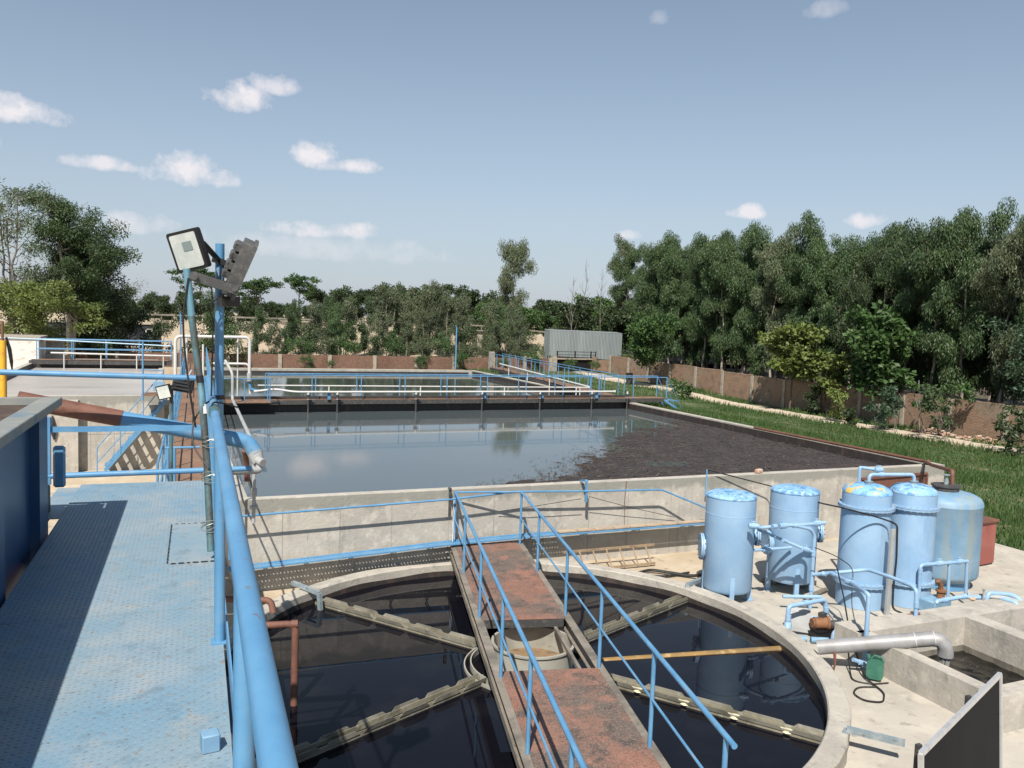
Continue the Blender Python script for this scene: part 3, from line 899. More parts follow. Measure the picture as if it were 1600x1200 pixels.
# ------------------------------------------------------------------ inclined sludge pipe and its fittings beyond the platform end
sp = thing('sludge_pipe', 'fat inclined pipe, rust brown at one end and blue at the other', 'pipe', (-.3, 8.6, 4.5))
mb = MB(); mb.tube([(-1.2, 8.62, 4.72), (-.345, 8.6, 4.535)], .079, 20); mb.build('rusty_length', RUST_PIPE, sp)
mb = MB(); mb.tube(bend([(-.35, 8.6, 4.535), (.66, 8.58, 4.32), (.80, 8.58, 4.29), (.875, 8.55, 4.17)], .13, 6), .075, 20); mb.build('painted_length', BLUE, sp)
mb = MB(); mb.tube([(.865, 8.555, 4.19), (.88, 8.54, 4.14), (.90, 8.5, 4.08)], .072, 18, True, [.078, .070, .052])
mb.cyl((.89, 8.47, 4.12), (.93, 8.40, 4.10), .04, 12)
mb.tube(bend([(.90, 8.5, 4.10), (.91, 8.44, 4.02), (.50, 8.2, 4.06)], .08, 5), .034, 14)
mb.build('valve', GREYP, sp)
mb = MB(); mb.tube(bend([(.80, 8.9, 4.15), (.83, 9.0, 4.0), (.84, 9.05, 3.8)], .06), .03, 10); mb.build('drain', RUST_PIPE, sp)
mb = MB(); mb.tube(bend([(.925, 9.2, 3.96), (.93, 9.2, 3.7), (.925, 9.2, 3.3)], .05), .02, 10); mb.cyl((.93, 9.2, 3.60), (.93, 9.2, 3.68), .03, 12); mb.cyl((.928, 9.2, 3.46), (.928, 9.2, 3.49), .045, 12)
tag(recentre(mb.build('drop_pipe', GREYP)), 'thin grey drop pipe with a valve beside the end of the handrail', 'pipe')

# ------------------------------------------------------------------ lamp posts and floodlights
lp = thing('lamp_post', 'tall straight bright blue pipe post strapped to the handrail', 'post', pf(.155, 6.2, 2.0))
mb = MB(); mb.cyl(pf(.16, 6.2, 2.0), pf(.152, 6.2, 6.06), .031, 18); mb.build('pole', BLUE, lp)
mb = MB(); mb.cyl(pf(.158, 6.2, 4.965), pf(.158, 6.2, 4.995), .034, 18); mb.build('strap', BLACK, lp)
op = thing('leaning_pole', 'leaning pole of peeling teal and dark paint wired to the handrail', 'pole', pf(.08, 5.6, 4.0))
pole_pts = [pf(-.062, 5.9, 5.86), pf(-.03, 5.88, 5.55), pf(.035, 5.8, 5.05), pf(.07, 5.7, 4.6), pf(.095, 5.5, 4.06)]
mb = MB(); mb.tube(pole_pts, .023, 14); mb.build('pole', TEAL_OLD, op)
mb = MB(); mb.tube([pf(-.062, 5.9, 5.86), pf(-.045, 5.89, 5.70), pf(-.03, 5.88, 5.55)], .0236, 14, False); mb.build('painted_tip', mat('faded_teal_tip_paint', (.10, .22, .285), [((.06, .13, .15), 9, .5, .66, 5, (1, 1, .4), .8)], rough=.6), op)
mb = MB(); mb.cyl(pf(.044, 5.785, 4.97), pf(.050, 5.77, 4.91), .0245, 14); mb.build('white_tape', TAPE, op)
mb = MB(); mb.cyl(pf(.022, 5.815, 5.16), pf(.027, 5.81, 5.115), .0245, 14); mb.build('black_tape', BLACK, op)
mb = MB()
for zz, yy in ((4.72, 5.72), (4.5, 5.65), (4.2, 5.55)):
    for k in range(4):
        ring = []
        for t in range(17):
            an = 2 * math.pi * t / 16
            ring.append(pf(.09 + .055 * math.cos(an) , yy + .04 * math.sin(an), zz + .012 * k + .02 * math.sin(an * 1 + k)))
        mb.tube(ring, .0022, 4, False)
mb.build('wire_tie', WIRE, op)


def frame_mat(c, face, up=(0, 0, 1)):
    """local axes: x right, y up, z out of the face"""
    f_ = Vector(face).normalized()
    x_ = Vector(up).cross(f_).normalized()
    y_ = f_.cross(x_)
    return lambda x, y, z: Vector(c) + x_ * x + y_ * y + f_ * z


def rbox(mb_, T, x0, x1, y0, y1, z0, z1):
    p = [T(x, y, z) for z in (z0, z1) for x, y in ((x0, y0), (x1, y0), (x1, y1), (x0, y1))]
    mb_.add(p, [(3, 2, 1, 0), (4, 5, 6, 7), (0, 1, 5, 4), (1, 2, 6, 5), (2, 3, 7, 6), (3, 0, 4, 7)])


def rplate(mb_, T, w, h, z0, z1, r, taper=1.0, n=4):
    """rounded rectangular plate"""
    ring = []
    for cx, cy, a0 in ((w / 2 - r, h / 2 - r, 0), (-w / 2 + r, h / 2 - r, 90), (-w / 2 + r, -h / 2 + r, 180), (w / 2 - r, -h / 2 + r, 270)):
        for k in range(n + 1):
            a = math.radians(a0 + 90 * k / n)
            ring.append((cx + r * math.cos(a), cy + r * math.sin(a)))
    m_ = len(ring)
    v = [T(x, y, z0) for x, y in ring] + [T(x * taper, y * taper, z1) for x, y in ring]
    f = [tuple(range(m_ - 1, -1, -1)), tuple(range(m_, 2 * m_))] + [(i, (i + 1) % m_, (i + 1) % m_ + m_, i + m_) for i in range(m_)]
    mb_.add(v, f)


# front floodlight: its lens looks back towards us and down
fl = thing('floodlight', 'square floodlight with pale lens and slim black frame on the lamp posts', 'floodlight', pf(-.02, 6.05, 5.86))
T = frame_mat(pf(-.062, 6.0, 5.985), (-.62, -.80, -.26), up=(-.22, 0.05, 1))
mb = MB(); rplate(mb, T, .245, .27, -.045, 0, .018); rplate(mb, T, .20, .22, -.075, -.045, .015)
for k in range(-4, 5):
    rbox(mb, T, k * .02 - .003, k * .02 + .003, -.09, .09, -.10, -.07)
mb.build('housing', BLACK, fl)
mb = MB(); rplate(mb, T, .205, .23, .001, .004, .012); mb.build('lens', GLASS_LAMP, fl)
mb = MB(); rplate(mb, T, .075, .06, .0045, .007, .004)
mb.v = [tuple(Vector(p) + (T(.02, .03, 0) - T(0, 0, 0))) for p in mb.v]
mb.build('led_chip', LED, fl)
mb = MB(); p0 = T(.10, .02, -.06); mb.beam(p0, pf(.155, 6.165, 5.93), .012, .04); mb.beam(pf(.10, 6.16, 5.95), pf(.21, 6.16, 5.92), .012, .04); mb.build('bracket', BLACK, fl)
# rear floodlight: long ribbed cast body seen from behind
fr = thing('floodlight', 'ribbed grey cast floodlight seen from its back at the pole top', 'floodlight', pf(.2, 6.15, 5.7))
ax = (pf(.375, 6.1, 6.10) - pf(.215, 6.2, 5.70)).normalized()
fdir = Vector((.90, -.02, -.40)); fdir = (fdir - ax * fdir.dot(ax)).normalized()
T = frame_mat(pf(.28, 6.1, 5.895), fdir, up=ax)
mb = MB(); rplate(mb, T, .235, .40, -.045, .025, .02); rplate(mb, T, .255, .43, .025, .05, .02); mb.build('housing', DARK_CAST, fr)
for k in range(4):
    mb = MB()
    y = .14 - k * .068
    rbox(mb, T, -.10, .10, y - .024, y + .024, -.085, -.035)
    mb.cyl(T(-.10, y - .002, -.075), T(.10, y - .002, -.075), .023, 10)
    mb.build('cooling_rib', DARK_CAST, fr)
mb = MB(); rplate(mb, T, .21, .37, .051, .053, .01); mb.build('lens', GLASS_LAMP, fr)
mb = MB(); rbox(mb, T, .10, .135, -.05, .0, -.05, .04); mb.build('latch', GALV, fr)
mb = MB()
e0 = pf(-.02, 5.88, 5.815); e1 = pf(.26, 6.0, 5.735)
mb.beam(e0, e1, .02, .062); mb.beam(e0 + Vector((.01, .15, .01)), e1 + Vector((.01, .15, .01)), .02, .062)
mb.cyl(e0 + Vector((0, -.02, 0)), e0 + Vector((0, .17, 0)), .028, 12)
mb.cyl(e1 + Vector((-.02, -.025, .005)), e1 + Vector((-.02, .0, .005)), .015, 10)
mb.build('arm', DARK_CAST, fr)
mb = MB(); mb.box(pf(.21, 6.16, 5.66), (.13, .10, .07), .3); mb.build('driver_box', BLACK, fr)


def cable(name, pts, r, label, seed=0, n=5, material=None):
    m_ = MB(); m_.tube(bend(pts, .15, 5), r, n)
    return tag(recentre(m_.build(name, material or CABLE)), label, 'cable')


cable('lamp_cable', [pf(-.05, 5.87, 5.80), pf(-.085, 5.85, 5.55), pf(-.07, 5.83, 5.3), pf(-.03, 5.8, 5.0), pf(.0, 5.78, 4.82)], .007, 'black cable hanging down along the leaning teal pole')
cable('lamp_cable', [T(-.05, -.2, -.02), pf(.06, 6.05, 5.62), pf(.11, 6.1, 5.55), pf(.105, 6.12, 5.2), pf(.10, 6.1, 4.95)], .006, 'black cable looping from the ribbed floodlight down the blue post')
cable('lamp_cable', [pf(.05, 6.0, 5.86), pf(.045, 5.99, 5.81), pf(.075, 6.0, 5.80), pf(.10, 6.05, 5.74), pf(.10, 6.1, 5.6)], .005, 'short black cable loop under the square floodlight')
cable('tie_cable', [pf(.15, 6.16, 4.98), pf(.06, 5.9, 4.97), pf(-.02, 5.8, 4.86), pf(-.02, 5.75, 4.70), pf(.08, 5.65, 4.57)], .006, 'black cable curling round the tape on the leaning pole')
cable('tie_cable', [pf(.09, 5.4, 4.99), pf(.10, 5.5, 5.02), pf(.17, 5.6, 5.0), pf(.26, 5.8, 4.95)], .006, 'black cable tied over the sleeve of the handrail')

# small lamp on a low post beyond the platform end
sl = thing('small_lamp_post', 'short dark post with a small tilted floodlight above the stairs', 'lamp', (.13, 12, 2.4))
mb = MB(); mb.tube([(.135, 12.0, 2.3), (.125, 12.0, 3.6), (.125, 12.0, 4.52)], .026, 10); mb.build('pole', TEAL_OLD, sl)
T = frame_mat((.03, 11.95, 4.47), (-.5, -.85, -.12), up=(-.30, 0, 1))
mb = MB(); rplate(mb, T, .20, .19, -.04, 0, .012); mb.build('housing', BLACK, sl)
mb = MB(); rplate(mb, T, .17, .16, .001, .004, .008); mb.build('lens', GLASS_LAMP, sl)
mb = MB(); mb.beam((.06, 12.0, 4.53), (.18, 12.0, 4.56), .02, .03); mb.build('bracket', BLACK, sl)
T = frame_mat((.28, 12.15, 4.55), (.35, .9, -.15), up=(.15, 0, 1))
mb = MB(); rplate(mb, T, .27, .20, -.05, .02, .02)
for k in range(4):
    rbox(mb, T, -.12, .12, -.07 + k * .045, -.045 + k * .045, -.075, -.05)
tag(recentre(mb.build('floodlight', BLACK)), 'black finned floodlight turned away above the small lamp post', 'floodlight')

# yellow post at the left edge
yp = thing('yellow_post', 'yellow painted post at the left edge with dark cloth beside it', 'post', (-1.42, 9.0, 4.0))
mb = MB(); mb.cyl((-1.372, 9.0, 4.0), (-1.372, 9.0, 5.24), .032, 12); mb.build('pole', YELLOW, yp)
mb = MB(); mb.cyl((-1.372, 9.0, 5.24), (-1.372, 9.0, 5.42), .012, 8); mb.build('tip', RUST_PIPE, yp)
mb = MB()
mb.tube([(-1.345, 9.02, 5.27), (-1.32, 9.02, 5.16), (-1.305, 9.02, 5.04), (-1.30, 9.02, 4.96)], .02, 7, True, [.010, .018, .016, .006])
mb.build('rag', BLACK, yp)


# ------------------------------------------------------------------ railings in general
def railing(name, parent, base, heights=(1.0, .5), r=.02, pr=.022, step=1.8, material=None, posts=None):
    """rails follow the base polyline; every post is a sub-part"""
    material = material or BLUE
    m_ = MB()
    for h in heights:
        m_.tube(bend([Vector(b) + Vector((0, 0, h)) for b in base], .05), r, 8)
    o = m_.build(name, material, parent)
    P = [Vector(b) for b in base]
    if posts is None:
        posts = []
        for a, b in zip(P[:-1], P[1:]):
            n = max(1, round((b - a).length / step))
            posts += [a + (b - a) * (k / n) for k in range(n)]
        posts.append(P[-1])
    for p in posts:
        q = MB(); q.cyl(p, Vector(p) + Vector((0, 0, heights[0])), pr, 8)
        q.build('post', material, o)
    return o


# ------------------------------------------------------------------ walkway along the basin
WK = 2.4
ww = thing('walkway', 'narrow rusty plate walkway between the two basins with blue railings', 'walkway', pf(-.13, 30, 0))
for k in range(19):
    y0 = 9.6 + k * 2.2
    mb = MB(); mb.box(pf(-.13, y0 + 1.09, WK - .006), (.76 - .02, 2.17, .012), -A)
    mb.build('deck_plate', RED_WALK, ww)
mb = MB()
for xx in (-.50, .24):
    mb.beam(pf(xx, 9.6, WK - .09), pf(xx, 51.4, WK - .09), .06, .15)
for yy in np.arange(9.8, 51, 2.2):
    mb.beam(pf(-.47, yy, WK - .07), pf(.21, yy, WK - .07), .05, .10)
mb.build('edge_beam', RUST, ww)
for yy in (10.5, 16.5, 22, 28):
    for xx in (-.48, .22):
        mb = MB(); mb.cyl(pf(xx, yy, -.1), pf(xx, yy, WK - .17), .05, 10); mb.build('leg', BLUE, ww)
railing('railing', ww, [pf(-.50, 31.2, WK), pf(-.50, 51.0, WK)], (1.0, .5), .018, .02, 1.8)
railing('railing', ww, [pf(-.50, 12.5, WK), pf(-.50, 29.6, WK)], (1.0, .5), .018, .02, 1.7)
railing('railing', ww, [pf(.42, 11.0, WK), pf(.55, 51.0, WK)], (1.0, .5), .020, .022, 1.7)
gt = thing('walkway_barrier', 'low blue pipe barrier across the start of the rusty walkway', 'barrier', pf(-.2, 13, WK))
mb = MB(); mb.cyl(pf(-.42, 13, 3.55), pf(.06, 13, 3.55), .018, 10); mb.build('rail', BLUE, gt)
for xx in (-.38, -.29):
    mb = MB(); mb.cyl(pf(xx, 13, WK), pf(xx, 13, 3.55), .022, 10); mb.build('post', BLUE, gt)

# grey pipe running beside the walkway and the white gantry pipes further on
mb = MB(); mb.tube(bend([pf(1.385, 21.0, 2.17), pf(1.39, 22, 2.18), pf(1.32, 31, 2.2), pf(1.3, 33, 2.2), pf(1.3, 33.0, 3.2), pf(1.05, 33.6, 3.65)], .2), .055, 12)
tag(recentre(mb.build('air_main', GREYP)), 'pale grey pipe running along the basin edge and rising to an elbow', 'pipe')
ga = thing('pipe_gantry', 'white pipe arch standing over the walkway between the basins', 'pipe', (1.91, 34.31, 2.07))
mb = MB(); mb.tube(bend([(0.50, 34.31, 2.65), (0.50, 34.31, 4.52), (3.24, 34.36, 4.54), (3.24, 34.36, 3.03)], .22, 5), .062, 12); mb.build('arch', WHITEP, ga)
mb = MB(); mb.tube(bend([(1.81, 34.50, 3.47), (3.24, 34.50, 3.47), (3.29, 34.50, 2.26)], .2, 5), .05, 12); mb.build('branch', WHITEP, ga)
mb = MB(); mb.cyl((0.50, 34.31, 2.50), (0.50, 34.31, 2.69), .10, 14); mb.cyl((0.48, 34.17, 2.36), (0.48, 34.23, 2.36), .14, 18); mb.tube([(0.71, 34.31, 2.46), (1.10, 34.31, 3.22)], .05, 8); mb.cyl((0.86, 34.21, 2.36), (1.05, 34.21, 2.36), .08, 10); mb.build('valve', GREYP, ga)
mb = MB(); mb.cyl((3.24, 34.36, 2.79), (3.24, 34.36, 3.12), .10, 14); mb.build('coupling', GREYP, ga)
mb = MB(); mb.tube(bend([(3.26, 34.40, 2.79), (3.28, 34.40, 2.46), (3.72, 34.40, 2.36)], .1), .055, 10); mb.build('inlet', BLUE, ga)
mb = MB(); mb.cyl((0.91, 34.59, 2.55), (0.91, 34.59, 4.55), .035, 8); mb.cyl((2.81, 34.59, 2.07), (2.81, 34.59, 4.50), .03, 8); mb.build('support', WHITEP, ga)
mb = MB(); mb.tube([(1.22, 27.5, 2.3), (1.2, 27.5, 4.5)], .03, 8); mb.build('support', WHITEP, ga)

# ------------------------------------------------------------------ bridge across the big basin
BZ = 2.08
br = thing('basin_bridge', 'rusty footbridge with blue railings across the middle of the big basin', 'footbridge', (11, 34.2, 0))
for k in range(10):
    x0 = 3.95 + k * 1.865
    mb = MB(); mb.box((x0 + .93, 34.25, BZ - .006), (1.85, .86, .012)); mb.build('deck_plate', RED_WALK, br)
mb = MB()
for yy in (33.84, 34.66):
    mb.beam((1.8, yy, BZ - .10), (22.5, yy, BZ - .10), .07, .17)
mb.build('edge_beam', BLACKISH, br)
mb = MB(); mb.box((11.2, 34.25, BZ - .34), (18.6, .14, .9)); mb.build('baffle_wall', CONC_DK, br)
mb = MB(); mb.box((2.9, 33.8, BZ - .02), (2.1, 1.5, .03)); mb.build('end_platform', RED_WALK, br)
railing('railing', br, [(3.9, 33.82, BZ), (22.6, 33.82, BZ)], (1.0,), .02, .022, 1.95)
railing('railing', br, [(3.9, 34.68, BZ), (22.6, 34.68, BZ)], (1.0,), .02, .022, 1.95)
railing('railing', br, [(2.0, 33.1, BZ), (3.9, 33.1, BZ), (3.9, 33.8, BZ)], (.9,), .018, .02, .9)
mb = MB()
for yy in (33.82, 34.68):
    mb.beam((22.5, yy, BZ - .1), (23.5, yy, gz(23.4, 34) - .05), .05, .10)
for k in range(3):
    mb.box((22.7 + k * .3, 34.25, BZ - .22 - k * .02 + .1), (.2, .8, .02))
mb.build('steps', BLUE, br)
for yy in (33.82, 34.68):
    for (z0_, x1_) in ((1.0, 22.5), (.5, 22.15)):
        mb = MB(); mb.tube([(22.6, yy, BZ + z0_), (x1_ + 1.0, yy, 1.6)], .015, 6); mb.build('stair_rail', BLUE, br)
ah = thing('air_header', 'long white air pipe along the near side of the basin footbridge with droppers', 'pipe', (11, 33.7, BZ))
mb = MB(); mb.tube(bend([(3.4, 34.1, 2.4), (4.2, 33.9, 2.52), (4.9, 33.64, 2.42), (19.6, 33.64, 2.42)], .3), .042, 12); mb.cyl((19.58, 33.64, 2.42), (19.63, 33.64, 2.42), .062, 12); mb.build('main', WHITEP, ah)
for xx in (5.45, 6.62, 9.95, 12.95, 15.75, 18.4, 20.3):
    mb = MB()
    mb.cyl((xx, 33.64, .9), (xx, 33.64, 2.32), .035, 8)
    mb.cyl((xx, 33.64, 2.25), (xx, 33.64, 2.31), .085, 10); mb.cyl((xx, 33.64, 2.18), (xx, 33.64, 2.2), .085, 10)
    mb.beam((xx - .12, 33.6, 2.23), (xx + .16, 33.6, 2.25), .03, .03)
    mb.build('dropper', BLACKISH, ah)
    mb = MB(); mb.cyl((xx, 33.64, 2.11), (xx, 33.64, 2.42), .045, 8); mb.build('stub', WHITEP, ah)
ah2 = thing('air_header', 'thinner white air pipe along the far side of the basin footbridge', 'pipe', (11, 34.85, BZ))
mb = MB(); mb.tube([(3.5, 34.85, 2.58), (18.9, 34.85, 2.50)], .03, 10); mb.build('main', WHITEP, ah2)
for xx in (6.5, 10.5, 14.5, 18.2):
    mb = MB(); mb.cyl((xx, 34.85, 1.4), (xx, 34.85, 2.54), .03, 8); mb.build('dropper', WHITEP, ah2)
for xx in (6.3, 13.1, 15.9, 18.7):
    mb = MB(); mb.box((xx, 33.76, 2.25), (.12, .10, .3)); mb.build('clamp', BLUE, ah)

# side bridge along the far half
sb = thing('side_bridge', 'long rusty footbridge with blue railings along the far basin edge', 'footbridge', (20.8, 46, 0))
p0, p1 = Vector((19.75, 35.2, 2.1)), Vector((22.2, 56.2, 2.1))
d = (p1 - p0).normalized(); s_ = Vector((d.y, -d.x, 0))
for k in range(10):
    a_ = p0 + (p1 - p0) * (k / 10 + .001); b_ = p0 + (p1 - p0) * ((k + 1) / 10 - .001)
    mb = MB(); mb.beam(a_ + s_ * .45 - Vector((0, 0, .01)), b_ + s_ * .45 - Vector((0, 0, .01)), .88, .014); mb.build('deck_plate', RED_WALK, sb)
mb = MB(); mb.beam(p0 + Vector((0, 0, -.12)), p1 + Vector((0, 0, -.12)), .07, .2); mb.beam(p0 + s_ * .9 + Vector((0, 0, -.12)), p1 + s_ * .9 + Vector((0, 0, -.12)), .07, .2); mb.build('edge_beam', BLACKISH, sb)
mb = MB(); mb.beam(p0 + s_ * .45 + Vector((0, 0, -.6)), p1 + s_ * .45 + Vector((0, 0, -.6)), .2, .8); mb.build('baffle_wall', CONC_DK, sb)
railing('railing', sb, [p0, p1], (1.0,), .02, .022, 1.8)
railing('railing', sb, [p0 + s_ * .9, p1 + s_ * .9], (1.0,), .02, .022, 1.8)
mb = MB(); mb.tube([p0 + s_ * -.12 + Vector((0, 0, .28)) + d * 1.2, p1 + s_ * -.12 + Vector((0, 0, .42)) - d * 3], .05, 10)
for t in (.12, .35, .55, .75):
    q_ = p0 + (p1 - p0) * t - s_ * .12
    mb.cyl(q_ + Vector((0, 0, -.7)), q_ + Vector((0, 0, .32)), .03, 8)
tag(recentre(mb.build('air_header', WHITEP)), 'white air pipe along the side footbridge of the far basin', 'pipe')
mb = MB(); mb.box((22.6, 57.0, 2.5), (.35, .35, 1.4))
tag(recentre(mb.build('pillar', POSTC)), 'short concrete pillar at the far end of the side footbridge', 'pillar')

# ------------------------------------------------------------------ left basin
lb = thing('foam_basin', 'left concrete basin brim full of pale foamy water', 'basin', (-3, 41, 0))
mb = MB(); mb.box((-3.1, 31.125, 1.05), (6.4, .25, 3.0)); w_ = mb.build('wall', CONC_WALL_HI, lb)
mb = MB()
for xx in np.arange(-5.8, .1, .72):
    mb.box((xx, 30.998, 1.2), (.014, .012, 2.3))
mb.box((-3.1, 30.998, 1.25), (6.3, .012, .014))
mb.build('joint', CONC_STAIN, w_)['kind'] = 'stuff'
mb = MB(); mb.box((-2.8, 30.8, 1.2), (.52, .395, 2.45)); mb.build('pilaster', CONC, lb)
mb = MB(); mb.box((-6.17, 41.9, 1.05), (.25, 21.3, 3.0)); mb.build('wall', CONC, lb)
mb = MB(); mb.box((-.02, 41.9, 1.0), (.22, 21.3, 2.7)); mb.build('wall', CONC, lb)
mb = MB(); mb.box((-3.1, 52.4, 1.05), (5.88, .25, 3.0)); mb.build('wall', CONC_STAIN, lb)
mb = MB(); mb.box((-6.04, 41.9, 2.40), (.012, 21, .24)); mb.box((-3.1, 52.27, 2.4), (5.8, .012, .24)); mb.build('waterline_stain', CONC_DK, lb)
mb = MB(); mb.quad((-6.1, 31.2, 2.30), (-.1, 31.2, 2.30), (-.1, 52.3, 2.30), (-6.1, 52.3, 2.30))
tag(mb.build('water', WATER_FOAM, smooth=0), 'pale foamy water in the left basin', kind='structure')
mb = MB(); mb.tube([(-3.32, 30.95, 1.9), (-3.33, 30.9, 1.6), (-3.3, 30.92, 1.35), (-3.27, 30.95, 1.1)], .06, 7, True, [.02, .10, .08, .03])
tag(recentre(mb.build('hanging_rag', mat('dark_cloth', (.03, .03, .045), rough=.9))), 'dark rag hanging on the left basin wall', 'rag')
# bridge over the far end of the left basin
lbr = thing('left_bridge', 'rusty footbridge with blue railings over the far end of the left basin', 'footbridge', (-2.7, 49, 0))
for k in range(4):
    mb = MB(); mb.box((-5.1 + k * 1.56, 48.6, 2.72), (1.545, .9, .014)); mb.build('deck_plate', RED_WALK, lbr)
mb = MB()
for yy in (48.16, 49.04):
    mb.beam((-6.2, yy, 2.6), (.5, yy, 2.6), .07, .2)
mb.build('edge_beam', BLACKISH, lbr)
mb = MB(); mb.box((-2.9, 48.6, 2.45), (6.0, .2, .4)); mb.build('baffle_wall', CONC_DK, lbr)
railing('railing', lbr, [(-5.85, 48.16, 2.73), (.5, 48.16, 2.73)], (1.05, .55), .02, .022, 1.6)
railing('railing', lbr, [(-5.85, 49.04, 2.73), (.5, 49.04, 2.73)], (1.05, .55), .02, .022, 1.6)
mb = MB(); mb.tube([(-5.2, 47.95, 3.1), (.5, 47.95, 3.02)], .045, 8)
for xx in (-4.6, -2.9, -1.2, .1):
    mb.cyl((xx, 47.95, 2.0), (xx, 47.95, 3.08), .03, 8)
tag(recentre(mb.build('air_header', WHITEP)), 'white air pipe with droppers on the left basin footbridge', 'pipe')
mb = MB(); mb.tube([(-7.6, 46.5, 3.88), (-5.5, 46.3, 3.84), (.45, 45.5, 3.66)], .03, 8)
tag(recentre(mb.build('long_rail', mat('pale_blue_rail', (.35, .50, .60), rough=.5))), 'long pale blue rail above the left basin footbridge', 'rail')

# stairs up to the walkway, in front of the left basin wall
st = thing('staircase', 'blue steel staircase climbing along the left basin wall to the walkway', 'stairs', (-.8, 30.1, 0))
s0, s1 = Vector((-1.72, 0, .12)), Vector((.16, 0, 2.46))
for yy in (30.22, 30.93):
    mb = MB(); mb.beam(s0 + Vector((0, yy, 0)), s1 + Vector((0, yy, 0)), .03, .12); mb.build('stringer', BLUE, st)
for k in range(8):
    t = (k + .5) / 8
    p = s0 + (s1 - s0) * t
    mb = MB(); mb.box((p.x - .02, 30.575, p.z + .02), (.226, .67, .03)); mb.build('tread', BLUE, st)
mb = MB()
q0 = Vector((-1.95, 30.20, .1))
mb.tube(bend([q0, q0 + Vector((0, 0, .80)), s1 + Vector((-.1, 30.20, .95))], .06), .018, 8)
mb.tube(bend([q0 + Vector((0, 0, .3)), s0 + (s1 - s0) * .5 + Vector((-.15, 30.2, .33)), s1 + Vector((-.1, 30.20, .5))], .06), .015, 8)
hr_ = mb.build('handrail', BLUE, st)
for t in (.25, .62, .95):
    p = s0 + (s1 - s0) * t
    mb = MB(); mb.cyl((p.x, 30.20, p.z), (p.x, 30.20, p.z + .84), .016, 8); mb.build('post', BLUE, hr_)
ld = thing('stair_landing', 'small rusty landing with blue corner post beside the walkway', 'landing', (-.3, 30.2, 2.4))
mb = MB(); mb.box((-.13, 30.2, 2.68), (.95, .95, .04)); mb.build('deck_plate', RED_WALK, ld)
mb = MB(); mb.cyl((-.56, 29.75, 2.5), (-.56, 29.75, 4.45), .03, 10); mb.build('post', BLUE, ld)
mb = MB(); mb.tube([(-.56, 29.75, 3.55), (.1, 29.75, 3.50)], .015, 8); mb.tube([(-.56, 29.75, 3.52), (-.56, 30.6, 3.52)], .015, 8); mb.build('rail', BLUE, ld)
mb = MB(); mb.box((-.07, 29.8, 2.99), (.36, .16, .30), 0, .01)
tag(recentre(mb.build('control_box', BLUE_FLAT)), 'pale blue box standing on the stair landing', 'box')

# ------------------------------------------------------------------ clarifier
CX, CY, CR = 5.36, 11.77, 4.73
RTOP, CW = .31, .05


def cr(a):
    """slightly out-of-round inner radius of the cast rim"""
    return CR + .10 * math.cos(2 * (a - 1.05)) + .03 * math.sin(3 * a + .4)


cl = thing('clarifier', 'round concrete clarifier tank full of near-black water', 'clarifier', (CX, CY, 0))
NSEG = 128
mb = MB()
v, f = [], []
for i in range(NSEG):
    a = 2 * math.pi * i / NSEG
    r = cr(a)
    w = .30 + .012 * math.sin(a * 23) + .008 * math.sin(a * 57 + 1)
    for rr, zz in ((r, -.5), (r, RTOP - .02), (r + .02, RTOP), (r + w - .02, RTOP + .004 * math.sin(a * 31)), (r + w, RTOP - .02), (r + w, -.15)):
        v.append((CX + rr * math.cos(a), CY + rr * math.sin(a), zz))
for i in range(NSEG):
    j = (i + 1) % NSEG
    for k in range(5):
        f.append((i * 6 + k, i * 6 + k + 1, j * 6 + k + 1, j * 6 + k))
mb.add(v, f); mb.build('rim_wall', RIM, cl)
mb = MB()
v, f = [], []
for i in range(NSEG):
    a = 2 * math.pi * i / NSEG
    r = cr(a) - .004
    v += [(CX + r * math.cos(a), CY + r * math.sin(a), CW - .2), (CX + r * math.cos(a), CY + r * math.sin(a), CW + .10 + .015 * math.sin(a * 17))]
for i in range(NSEG):
    j = (i + 1) % NSEG
    f.append((i * 2, i * 2 + 1, j * 2 + 1, j * 2))
mb.add(v, f); mb.build('waterline_stain', CONC_DK, cl)
mb = MB(); mb.add([(CX + (cr(2 * math.pi * i / NSEG) + .05) * math.cos(2 * math.pi * i / NSEG), CY + (cr(2 * math.pi * i / NSEG) + .05) * math.sin(2 * math.pi * i / NSEG), CW) for i in range(NSEG)], [tuple(range(NSEG))])
tag(mb.build('water', WATER_BLACK, smooth=0), 'near-black still water in the round clarifier', kind='structure')

DC = Vector((5.50, 11.66, 0))        # centre of the feed well
# bridge of the clarifier
CBZ = .70
bl0, bl1 = Vector((5.81, 16.70, CBZ)), Vector((2.64, 3.4, CBZ))       # left edge, far to near
bdir = (bl1 - bl0).normalized(); bside = Vector((-bdir.y, bdir.x, 0))  # towards the right edge
if bside.x < 0: bside = -bside
BW = 1.57
BLEN = (bl1 - bl0).length


def bp(t, s, z):
    """t metres from the far end, s metres from the left edge"""
    q = bl0 + bdir * t + bside * s
    return Vector((q.x, q.y, z))


